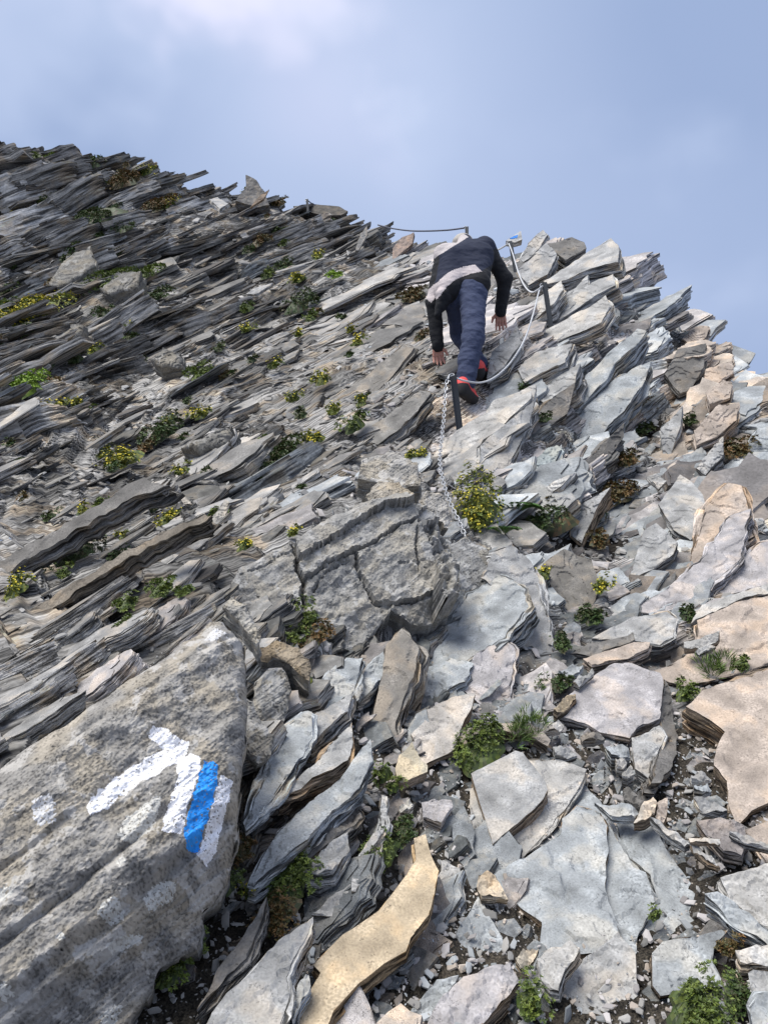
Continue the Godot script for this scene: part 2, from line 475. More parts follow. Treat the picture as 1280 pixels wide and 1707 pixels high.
func make_textures() -> void:
	var W := 512
	var simplex := FastNoiseLite.TYPE_SIMPLEX_SMOOTH
	var a := bytes_of(grain(simplex, 0.006, 5, 3), W, W)
	var b := bytes_of(grain(simplex, 0.02, 4, 5), W, W)
	var f := bytes_of(grain(simplex, 0.14, 3, 7), W, W)
	var k := bytes_of(grain(simplex, 0.011, 5, 9), W, W)
	# stretched along the beds
	var s := PackedFloat32Array()
	s.resize(W * W)
	var ns := grain(simplex, 0.02, 4, 12)
	for y in W:
		for x in W:
			var fx := float(x) / W * TAU
			s[y * W + x] = ns.get_noise_3d(cos(fx) * 26.0, sin(fx) * 26.0, y * 5.0) * 0.5 + 0.5
	var top := PackedByteArray()
	var top_h := PackedByteArray()
	var wall := PackedByteArray()
	var wall_h := PackedByteArray()
	var rock := PackedByteArray()
	var rock_h := PackedByteArray()
	var soil := PackedByteArray()
	var paint := PackedByteArray()
	for i in W * W:
		var A := a[i] / 255.0
		var B := b[i] / 255.0
		var F := f[i] / 255.0
		var K := k[i] / 255.0
		var S := s[i]
		var S2 := s[(i * 3 + (i / W) * W * 2) % (W * W)]
		# flake steps
		var st := A * 11.0
		var step := floorf(st) + smoothstep(0.78, 1.0, st - floorf(st))
		var crack := smoothstep(0.0, 0.012, absf(B - 0.5) + maxf(0.0, 0.46 - K) * 0.4)
		# colour of the faces: grey with pale mineral bloom, brown staining and dark lichen specks
		var l := 0.75 + 0.20 * (step / 11.0 - 0.45) + 0.16 * (F - 0.5) + 0.06 * (S - 0.5) + 0.05 * (K - 0.5) + 0.16 * (floorf(K * 8.0 + 0.35 * F) / 8.0 - 0.5)
		var bloom := smoothstep(0.60, 0.72, K) * smoothstep(0.4, 0.62, F + 0.25 * (B - 0.5))
		var stain := smoothstep(0.5, 0.8, A + 0.25 * (K - 0.5))
		var speck := smoothstep(0.70, 0.78, F) * smoothstep(0.5, 0.35, K)
		l = lerpf(l, 0.96, 0.35 * bloom) * (1.0 - 0.22 * speck) * (0.72 + 0.28 * crack)
		top.append(u8(l * (1.0 + 0.025 * stain)))
		top.append(u8(l * (1.0 - 0.008 * stain)))
		top.append(u8(l * (1.0 - 0.05 * stain)))
		top_h.append(u8(0.08 + 0.72 * step / 11.0 + 0.12 * F + 0.03 * S - 0.20 * (1.0 - crack)))
		# broken edges: beds
		var e := 0.74 + 0.95 * (S - 0.5) + 0.6 * (S2 - 0.5) + 0.22 * (F - 0.5)
		var gap := smoothstep(0.36, 0.44, S)
		e *= 0.7 + 0.3 * gap
		wall.append(u8(e * (1.0 + 0.08 * stain)))
		wall.append(u8(e))
		wall.append(u8(e * (1.0 - 0.10 * stain)))
		wall_h.append(u8(0.5 * S + 0.3 * S2 + 0.2 * F - 0.25 * (1.0 - gap)))
		# rough weathered sandstone-like boulder: pits, pale lichen
		var pit := smoothstep(0.34, 0.24, F + 0.3 * (B - 0.5))
		var lich := smoothstep(0.60, 0.66, K + 0.12 * (F - 0.5)) * smoothstep(0.42, 0.58, B + 0.2 * F)
		var g := 0.66 + 0.15 * (F - 0.5) + 0.2 * (B - 0.5) + 0.14 * (A - 0.5) + 0.12 * (S - 0.5)
		g = lerpf(g * (1.0 - 0.2 * pit), 0.90, 0.5 * lich)
		var warm := 0.45 * smoothstep(0.4, 0.65, A) * (1.0 - lich)
		rock.append(u8(g * (1.0 + 0.05 * warm)))
		rock.append(u8(g * (1.0 - 0.01 * warm)))
		rock.append(u8(g * (1.0 - 0.12 * warm)))
		rock_h.append(u8(0.3 + 0.09 * F + 0.4 * B + 0.35 * (S - 0.5) - 0.08 * pit))
		var d := 0.5 + 0.9 * (F - 0.5) + 0.5 * (B - 0.5)
		soil.append(u8(d * 1.02))
		soil.append(u8(d * 0.96))
		soil.append(u8(d * 0.86))
		var pt := 0.9 + 0.16 * (F - 0.5) + 0.14 * (B - 0.5)
		for c in 3:
			paint.append(u8(pt))
	tex.top = texture_of(W, W, top)
	tex.top_h = texture_of(W, W, top_h, false)
	tex.wall = texture_of(W, W, wall)
	tex.wall_h = texture_of(W, W, wall_h, false)
	tex.rock = texture_of(W, W, rock)
	tex.rock_h = texture_of(W, W, rock_h, false)
	tex.soil = texture_of(W, W, soil)
	tex.paint = texture_of(W, W, paint)

func stone(look: String, tint: Color, bump: float, vertex := false) -> StandardMaterial3D:
	var m := StandardMaterial3D.new()
	m.resource_name = "stone_" + look
	m.albedo_color = tint.linear_to_srgb()
	m.albedo_texture = tex[look]
	m.roughness = 0.82
	m.metallic_specular = 0.35
	m.vertex_color_use_as_albedo = vertex
	if bump > 0.0:
		m.heightmap_enabled = true
		m.heightmap_texture = tex[look + "_h"]
		m.heightmap_scale = bump
	return m

func plain(colour: Color, rough := 0.8, metal := 0.0) -> StandardMaterial3D:
	var m := StandardMaterial3D.new()
	m.albedo_color = colour.linear_to_srgb()
	m.roughness = rough
	m.metallic = metal
	return m

var tone_mats := []          # [[top, wall], ...] per tone and shade
const SHADES := [0.55, 0.78, 1.0, 1.15, 1.32]

func make_materials() -> void:
	for t in TONES.size():
		for s in SHADES:
			var c: Color = TONES[t] * s
			c = Color(c.r, c.g, c.b) * 1.45
			tone_mats.append([stone("top", c, 0.9), stone("wall", c, 1.4)])
	mats.top_any = stone("top", Color(1.45, 1.45, 1.45).clamp(), 0.9, true)
	mats.wall_any = stone("wall", Color(1, 1, 1), 1.4, true)
	mats.soil = stone("soil", Color(.065, .06, .052), 0.0)  # soil colour darkened so the crevices look deeper in shade
	mats.soil.uv1_triplanar = true
	mats.soil.uv1_world_triplanar = true
	mats.soil.uv1_scale = Vector3(2.2, 2.2, 2.2)
	mats.soil.heightmap_enabled = true
	mats.soil.heightmap_texture = tex.rock_h
	mats.soil.heightmap_scale = 2.0
	mats.gravel = mats.soil.duplicate()
	mats.gravel.albedo_color = Color(.14, .136, .13).linear_to_srgb()  # gravel also darkened in colour, adding shade to gaps between slabs
	mats.bedrock = stone("wall", Color(1, 1, 1), 1.1, true)
	mats.chip = plain(Color(1, 1, 1), 0.85)
	mats.chip.vertex_color_use_as_albedo = true

# ---------------------------------------------------------------- the setting
func make_terrain() -> void:
	# patches of ground laid out along the strike, finer where they are near
	var along := Vector2(strike.x, strike.dot(slope_up)).normalized()
	var down := Vector2(along.y, -along.x)
	var rock := [Soup.new(), Soup.new(), Soup.new()]
	var loose := [Soup.new(), Soup.new(), Soup.new()]
	var tile := 0.8
	for tj in range(-34, 34):
		for ti in range(-8, 36):
			var mid := along * (ti + 0.5) * tile + down * (tj + 0.5) * tile
			if mid.y < -1.6 or mid.y > 23.5 or absf(mid.x) > 2.2 + 0.50 * maxf(mid.y, 0.0) or mid.x > 9.0 or mid.x < -11.5:
				continue
			var dist := maxf(1.2, from_slope(mid.x, mid.y, lie(mid.x, mid.y)).distance_to(EYE) - 0.5)
			var hide := absf(mid.x) > 0.8 + 0.42 * maxf(mid.y, 0.0) or mid.y < 0.8
			var ns := clampi(int(tile / (dist * (0.012 if hide else (0.0036 if dist < 3.0 else 0.0058)))), 3, 170)
			var nt := clampi(int(tile / (dist * (0.006 if hide else 0.0021))), 6, 260)
			var zone := int(SURVEY[nearest(mid.x, mid.y)][3])
			var pts := PackedVector3Array()
			var uvs := PackedVector2Array()
			var cols := PackedColorArray()
			var rub := PackedByteArray()
			for y in nt + 2:
				for x in ns + 2:
					var q := along * (ti + float(x) / ns) * tile + down * (tj + float(y) / nt) * tile
					var w := rough_lie(q.x, q.y)
					var p := from_slope(q.x, q.y, w)
					pts.append(p)
					var s := p.dot(strike)
					uvs.append(Vector2(s * 0.75, last_bed * 1.6 + q.dot(down) * 0.9))
					var shade := 0.80 + 1.1 * (noise.get_noise_2d(last_bed * 900.0, s * 45.0)) + 0.35 * noise.get_noise_2d(q.x * 90.0, q.y * 90.0)
					shade = clampf(shade, 0.36, 1.6)
					cols.append(Color(field(1, q.x, q.y), field(2, q.x, q.y), field(3, q.x, q.y)) * shade * 1.35)
					rub.append(1 if field(4, q.x, q.y) + 0.5 * noise.get_noise_2d(q.x * 300.0, q.y * 300.0) + (1.0 if zone == 2 and p.distance_to(EYE) < 2.35 else 0.0) > 0.55 else 0)
			var n := ns + 2
			for y in nt + 1:
				for x in ns + 1:
					var i := y * n + x
					var so: Soup = loose[zone] if rub[i] else rock[zone]
					var k0 := so.v.size()
					so.tri(pts[i], pts[i + 1], pts[i + n + 1], uvs[i], uvs[i + 1], uvs[i + n + 1], slope_out)
					so.tri(pts[i], pts[i + n + 1], pts[i + n], uvs[i], uvs[i + n + 1], uvs[i + n], slope_out)
					if not rub[i]:
						for k in so.v.size() - k0:
							so.c.append(cols[i])
	var names := ["hillside", "ridge", "footpath"]
	var labels := ["steep hillside of dark thin slate plates with green and yellow cushion plants", "rocky ridge of pale slate slabs rising to the skyline behind the climber", "footpath over blue-grey slate slabs and loose stone chips below the ridge"]
	for k in 3:
		var m := mesh_of([rock[k], loose[k]])
		var o := piece(names[k], m, [mats.bedrock, mats.gravel if k == 2 else mats.soil], self)
		tag(o, labels[k], ["hillside", "ridge", "path"][k], "", "structure")
		zones[k] = o
		print(names[k], " triangles ", (rock[k].v.size() + loose[k].v.size()) / 3)

var variants := {}
func make_variants() -> void:
	var r := RandomNumberGenerator.new()
	r.seed = 11
	# kind 0: long thin plates; 1: slabs; 2: short chunks
	for kind in 3:
		variants[kind] = []
		for i in [16, 14, 10][kind]:
			var poly := PackedVector2Array()
			var corners := r.randi_range(5, 8)
			for c in corners:
				var ang := TAU * (c + r.randf_range(-0.34, 0.34)) / corners
				var long: float = [1.0, 1.0, 1.0][kind]
				var wide: float = [0.34, 0.58, 0.72][kind]
				# squared-off ends, pointed ends
				var e := Vector2(cos(ang), sin(ang))
				e = e / pow(pow(absf(e.x), 3.0) + pow(absf(e.y), 3.0), 1.0 / 3.0)
				poly.append(Vector2(e.x * long, e.y * wide) * 0.5 * r.randf_range(0.78, 1.08))
			var n: int = [16, 16, 11][kind]
			var thick: float = [0.05, 0.11, 0.2][kind] * r.randf_range(0.6, 1.5)
			variants[kind].append(plate(resample(poly, n, 0.55, r), thick, [3, 4, 2][kind], [1, 1, 0][kind], 0.05, 0.9, r.randi(), 1.3))
	# thick blocks of many thin beds
	variants[4] = []
	for i in 14:
		var poly := PackedVector2Array()
		var corners := r.randi_range(6, 9)
		for c in corners:
			var ang := TAU * (c + r.randf_range(-0.4, 0.4)) / corners
			var e := Vector2(cos(ang), sin(ang))
			e = e / pow(pow(absf(e.x), 2.6) + pow(absf(e.y), 2.6), 1.0 / 2.6)
			poly.append(Vector2(e.x, e.y * 0.46) * 0.5 * r.randf_range(0.62, 1.1))
		variants[4].append(plate(resample(poly, 30, 0.4, r), r.randf_range(0.12, 0.3), r.randi_range(7, 11), 2, 0.06, 0.7, r.randi(), 2.1, r.randf_range(-0.12, 0.22)))
	# small chips
	variants[3] = []
	for i in 7:
		var poly := PackedVector2Array()
		var corners := r.randi_range(4, 6)
		for c in corners:
			var ang := TAU * (c + r.randf_range(-0.3, 0.3)) / corners
			poly.append(Vector2(cos(ang), sin(ang) * 0.66) * 0.5 * r.randf_range(0.75, 1.1))
		var s := Soup.new()
		var th := r.randf_range(0.05, 0.16)
		var nn := poly.size()
		var mid := Vector3(0, th * 0.5 + r.randf_range(0, 0.05), 0)
		for c in nn:
			var a := poly[c]
			var b := poly[(c + 1) % nn]
			var A := Vector3(a.x, th * 0.4, a.y)
			var B := Vector3(b.x, th * 0.4, b.y)
			var C := Vector3(a.x * 1.08, -th * 0.5, a.y * 1.08)
			var D := Vector3(b.x * 1.08, -th * 0.5, b.y * 1.08)
			var out := Vector3(a.x + b.x, 0, a.y + b.y)
			s.tri(mid, A * Vector3(.9, 1, .9), B * Vector3(.9, 1, .9), Vector2.ZERO, a, b, Vector3.UP)
			s.tri(A * Vector3(.9, 1, .9), B * Vector3(.9, 1, .9), D, a, b, b, out)
			s.tri(A * Vector3(.9, 1, .9), D, C, a, b, a, out)
		variants[3].append(s)

# sight x, y, length, bedding swing, tone, zone, lift
const CRAGS := [[30, 1150, 0.36, 10, 2, 0, 0.02], [110, 1100, 0.32, 12, 2, 0, 0.03], [190, 1060, 0.30, 12, 2, 0, 0.03], [265, 1035, 0.28, 14, 3, 0, 0.03], [20, 1100, 0.34, 8, 1, 0, 0.02], [130, 1040, 0.30, 12, 2, 0, 0.02], [170, 1125, 0.24, 10, 3, 0, 0.03], [60, 1190, 0.26, 12, 2, 0, 0.02], [20, 285, 2.3, -4, 0, 0, 0.15], [75, 275, 2.2, 6, 0, 0, 0.2], [125, 300, 2.0, 0, 0, 0, 0.15], [45, 335, 2.4, 4, 1, 0, 0.1], [110, 350, 1.9, 10, 1, 0, 0.1], [10, 380, 1.8, 0, 0, 0, 0.0], [205, 300, 1.5, 8, 0, 0, 0.15], [245, 305, 1.2, 4, 1, 0, 0.12],
	[290, 315, 1.4, 14, 1, 0, 0.1], [325, 312, 1.6, 18, 2, 0, 0.15], [110, 440, 1.7, 20, 1, 0, 0.1], [195, 420, 1.6, 14, 0, 0, 0.05], [60, 450, 1.5, 16, 1, 0, 0.0], [470, 360, 1.3, 16, 1, 0, 0.05], [620, 375, 1.2, 22, 2, 0, 0.1], [590, 390, 1.1, 20, 1, 0, 0.05],
	[260, 560, 1.1, 20, 1, 0, 0.05], [620, 530, 1.0, 22, 2, 0, 0.05], [545, 590, 1.2, 18, 1, 0, 0.0], [380, 590, 1.0, 18, 1, 0, 0.0], [665, 590, 1.0, 24, 2, 0, 0.05], [1100, 480, 0.9, 22, 3, 1, 0.25], [1125, 520, 0.8, 20, 3, 1, 0.3], [1135, 545, 0.6, 16, 2, 1, 0.25], [1085, 460, 0.7, 20, 3, 1, 0.25], [1185, 590, 0.6, 26, 5, 1, 0.2], [1215, 600, 0.6, 24, 5, 1, 0.2], [1240, 625, 0.6, 24, 4, 1, 0.15], [1160, 590, 0.6, 26, 5, 1, 0.15], [1045, 440, 0.8, 26, 3, 1, 0.1], [1000, 690, 0.8, 24, 4, 1, 0.08],
	[1040, 620, 0.9, 26, 4, 1, 0.08], [950, 790, 0.7, 22, 3, 1, 0.06], [1080, 560, 0.8, 24, 4, 1, 0.08], [1060, 660, 0.8, 20, 4, 1, 0.05], [1215, 600, 0.7, 26, 4, 1, 0.06], [1240, 660, 0.7, 26, 3, 1, 0.05], [985, 760, 0.7, 18, 3, 1, 0.08], [920, 840, 0.5, 20, 3, 1, 0.05]]

func block_entry(r: RandomNumberGenerator, u: float, v: float, long: float, swing: float, tone: int, kind: int, lift: float) -> Array:
	swing += r.randfn(0.0, 6.0)
	var nrm := bedding(swing)
	var x := strike.rotated(nrm, r.randfn(0.0, 0.12 if kind != 1 else 0.3) + 0.25 * noise.get_noise_2d(u * 40.0, v * 40.0 + 700.0))
	x = (x - nrm * x.dot(nrm)).normalized()
	nrm = nrm.rotated(x, r.randfn(0.0, 0.06))
	nrm = nrm.rotated(x.cross(nrm).normalized(), r.randfn(0.0, 0.07))
	var z := x.cross(nrm).normalized()
	x = nrm.cross(z).normalized()
	var flip := -1.0 if r.randf() < 0.5 else 1.0
	var b := Basis(x * long * flip, nrm * long * (r.randf_range(0.45, 1.05) if kind == 0 else r.randf_range(0.7, 1.5)), z * long * r.randf_range(0.7, 1.3) * flip)
	var p := from_slope(u, v, rough_lie(u, v)) + nrm * (long * r.randf_range(-0.045, 0.02) + lift)
	if r.randf() < 0.3:
		tone = clampi(tone + (1 if r.randf() < 0.6 else -1), 0, 4)
	var shade := r.randi_range(0, 4)
	if r.randf() < 0.05:
		tone = 4
		shade = r.randi_range(0, 2)
	return [long * (1.6 if kind == 4 else 1.0) / p.distance_to(EYE), kind, r.randi_range(0, variants[kind].size() - 1), Transform3D(b, p), tone, shade]

func bedrock() -> void:
	var r := RandomNumberGenerator.new()
	r.seed = 77
	var meshes := {}
	for kind in [0, 1, 2, 4]:
		meshes[kind] = []
		for s in variants[kind]:
			meshes[kind].append(mesh_of(s))
	var found := [[], [], []]
	for c in CRAGS:                                   # the crags that break the skyline and the slope
		var p := hit(c[0], c[1])
		var q := to_slope(p)
		found[c[5]].append(block_entry(r, q.x, q.y, c[2], c[3], c[4], 4, c[6]))
	for reach in [[880, 1075, 560, 870, 60, 0.10, 1, 3, 16.0], [1000, 1290, 840, 1010, 34, 0.085, 2, 4, 22.0], [705, 915, 940, 1190, 26, 0.065, 2, 4, 18.0], [1120, 1290, 590, 840, 34, 0.085, 1, 5, 24.0]]:
		for i in int(reach[4]):                         # broken faces of thin beds
			var x := r.randf_range(reach[0], reach[1])
			var y := r.randf_range(reach[2], reach[3])
			if reach[6] == 1 and reach[7] == 3 and x > 1085.0 - (y - 560.0) * 0.36:
				continue
			var p := hit(x, y)
			var q := to_slope(p)
			var e := block_entry(r, q.x, q.y, p.distance_to(EYE) * reach[5] * r.randf_range(0.55, 1.5), reach[8] + r.randfn(0.0, 5.0), reach[7], 4 if r.randf() < 0.75 else 0, r.randf_range(-0.01, 0.04))
			found[reach[6]].append(e)
	for trial in 7700:
		# fewer per square metre further up the slope
		var v := 0.3 + 21.5 * pow(r.randf(), 1.9)
		var u := r.randf_range(-1.0, 1.0) * (1.5 + 0.46 * v)
		if trial >= 6500:                              # the trodden ground nearby
			v = r.randf_range(1.4, 3.2)
			u = r.randf_range(-0.7, 1.3)
		if u > 8.0 or u < -10.5:
			continue
		var jit := 0.14 * (1.0 + 0.3 * v)
		var s: Array = SURVEY[nearest(u + r.randf_range(-jit, jit), v + r.randf_range(-jit, jit))]
		var zone: int = s[3]
		var kind: int = s[6]
		if kind == 2 and r.randf() < 0.4:
			continue
		var clash := false
		for poly in taken:
			if Geometry2D.is_point_in_polygon(Vector2(u, v), poly):
				clash = true
				break
		if clash or zone == 0 and kind == 0 and r.randf() < 0.4 or zone == 1 and r.randf() < 0.55:
			continue
		var dist := from_slope(u, v, lie(u, v)).distance_to(EYE)
		var k := 120.0 / (1.5 + 0.25 * dist)           # patches of coarse and fine rock
		var coarse := noise.get_noise_2d(u * k, v * k) + 0.15
		var bare := noise.get_noise_2d(u * k * 1.3 + 500.0, v * k * 1.3)
		if zone == 0 and bare > 0.34 and r.randf() < 0.75:
			continue
		var long := dist * (0.035 + (0.10 if trial < 6500 else 0.05) * pow(r.randf(), 2.6)) * clampf(0.95 + 1.1 * coarse, 0.5, 1.7)
		if kind == 0:
			long *= 1.2
			var die := r.randf()
			if die < 0.13:
				kind = 4
				long *= 1.5
			elif die < 0.22:
				kind = 1
				long *= 0.7
		elif kind == 1 and zone == 1 and r.randf() < 0.22:
			kind = 4
			long *= 1.3
		elif kind == 2:
			long *= 0.6
		found[zone].append(block_entry(r, u, v, clampf(long, 0.045, 1.7), s[5] + 16.0 * noise.get_noise_2d(u * k * 0.7 + 90.0, v * k * 0.7), s[4], kind, 0.0))
	for zone in 3:
		var list: Array = found[zone]
		list.sort_custom(func(a, b): return a[0] > b[0])
		var top := Soup.new()
		var wall := Soup.new()
		var room: int = 298 - zones[zone].get_child_count()
		for i in list.size():
			var e: Array = list[i]
			if i < room:
				var o := piece("rock_slab", meshes[e[1]][e[2]], tone_mats[e[4] * SHADES.size() + e[5]], zones[zone])
				o.transform = e[3]
			else:
				var c: Color = TONES[e[4]] * SHADES[e[5]]
				top.add(variants[e[1]][e[2]][0], e[3], c)
				wall.add(variants[e[1]][e[2]][1], e[3], c)
		var rest := piece("small_rock_plates", mesh_of([top, wall]), [mats.top_any, mats.wall_any], zones[zone])
		rest.set_meta("kind", "stuff")
		print("zone ", zone, " pieces ", list.size(), " rest tris ", (top.v.size() + wall.v.size()) / 3)

func _ready() -> void:
	var cam := Camera3D.new()
	cam.name = "camera"
	cam.fov = 68.0
	cam.far = 200.0
	cam.near = 0.05
	cam.position = EYE
	cam.basis = view
	add_child(cam)
	cam.current = true
	noise.noise_type = FastNoiseLite.TYPE_SIMPLEX_SMOOTH
	noise.frequency = 0.01
	noise.fractal_octaves = 3
	noise.seed = 4
	fine.noise_type = FastNoiseLite.TYPE_SIMPLEX_SMOOTH
	fine.frequency = 0.01
	fine.fractal_octaves = 4
	fine.seed = 8
	make_sky()
	var t0 := Time.get_ticks_msec()
	survey()
	chart()
	make_textures()
	make_materials()
	print("tables ", Time.get_ticks_msec() - t0)
	make_terrain()
	print("terrain ", Time.get_ticks_msec() - t0)
	reserve()
	slabs()
	print("slabs ", Time.get_ticks_msec() - t0)
	make_variants()
	bedrock()
	print("bedrock ", Time.get_ticks_msec() - t0)
	painted_boulder()
	handrail()
	print("boulder ", Time.get_ticks_msec() - t0)
	climber()
	print("climber ", Time.get_ticks_msec() - t0)
	chips()
	plants()
	print("plants ", Time.get_ticks_msec() - t0)

func make_sky() -> void:
	var we := WorldEnvironment.new()
	we.name = "environment"
	var e := Environment.new()
	e.background_mode = Environment.BG_SKY
	e.tonemap_mode = Environment.TONE_MAPPER_LINEAR
	e.tonemap_exposure = 3.3
	e.sdfgi_enabled = true
	e.ssao_enabled = true
	e.ssil_enabled = true
	var W := 1024
	var H := 512
	var im := Image.create(W, H, false, Image.FORMAT_RGBF)
	var n1 := grain(FastNoiseLite.TYPE_SIMPLEX_SMOOTH, 1.3, 6, 21)
	var n2 := grain(FastNoiseLite.TYPE_SIMPLEX_SMOOTH, 1.1, 4, 33)
	var soft := [[sight(480, 60).normalized(), 1.05, 0.27], [sight(380, 200).normalized(), 0.35, 0.16], [sight(130, 90).normalized(), -0.75, 0.22], [sight(1180, 60).normalized(), -0.25, 0.2], [sight(760, 300).normalized(), 0.25, 0.25], [sight(1200, 450).normalized(), 0.3, 0.15]]
	for y in H:
		var el := (0.5 - (y + 0.5) / H) * PI
		for x in W:
			var az := (x + 0.5) / W * TAU
			var d := Vector3(cos(el) * sin(az), sin(el), -cos(el) * cos(az))
			var q := d * Vector3(1, 1.6, 1)
			var c := n1.get_noise_3dv(q + Vector3(2.1, 0.3, 0.7)) * 1.25 + 0.5
			var l := n2.get_noise_3dv(q * 0.8 + Vector3(7, 3, 1)) * 0.9 + 0.5
			c = clampf(c, 0, 1)
			# blue-grey overcast with thinner, brighter cloud in the middle of the view
			var veil := smoothstep(0.15, 0.85, c)
			for s in soft:
				veil += s[1] * exp(-pow((acos(clampf(d.dot(s[0]), -1.0, 1.0)) + 0.14 * (l - 0.5) + 0.10 * (c - 0.5)) / s[2], 2.0)) * clampf(0.6 + 0.8 * c, 0.4, 1.4)
			veil = clampf(veil, 0.0, 1.5)
			var k := Color(0.106, 0.138, 0.212).lerp(Color(0.185, 0.216, 0.288), minf(veil, 1.0))
			k = k.lerp(Color(0.335, 0.338, 0.385), clampf((veil - 0.7) / 0.8, 0.0, 1.0))
			k = k.lerp(Color(0.265, 0.245, 0.315), 0.35 * smoothstep(0.5, 0.85, l) * smoothstep(0.5, 1.0, veil))
			im.set_pixel(x, y, k)
	var sky := Sky.new()
	var pan := PanoramaSkyMaterial.new()
	pan.panorama = ImageTexture.create_from_image(im)
	sky.sky_material = pan
	e.sky = sky
	we.environment = e
	add_child(we)
	var sun := DirectionalLight3D.new()
	sun.name = "sun"
	sun.light_energy = 0.5
	sun.light_angular_distance = 36.0
	sun.light_color = Color(1.0, 0.98, 0.95)
	sun.shadow_enabled = true
	add_child(sun)
	sun.look_at_from_position(Vector3(-3.0, 7.0, 3.2), Vector3.ZERO)

# ---------------------------------------------------------------- slabs and blocks surveyed one by one
var taken: Array[PackedVector2Array] = []       # their outlines on the slope, which the scattered plates keep clear of

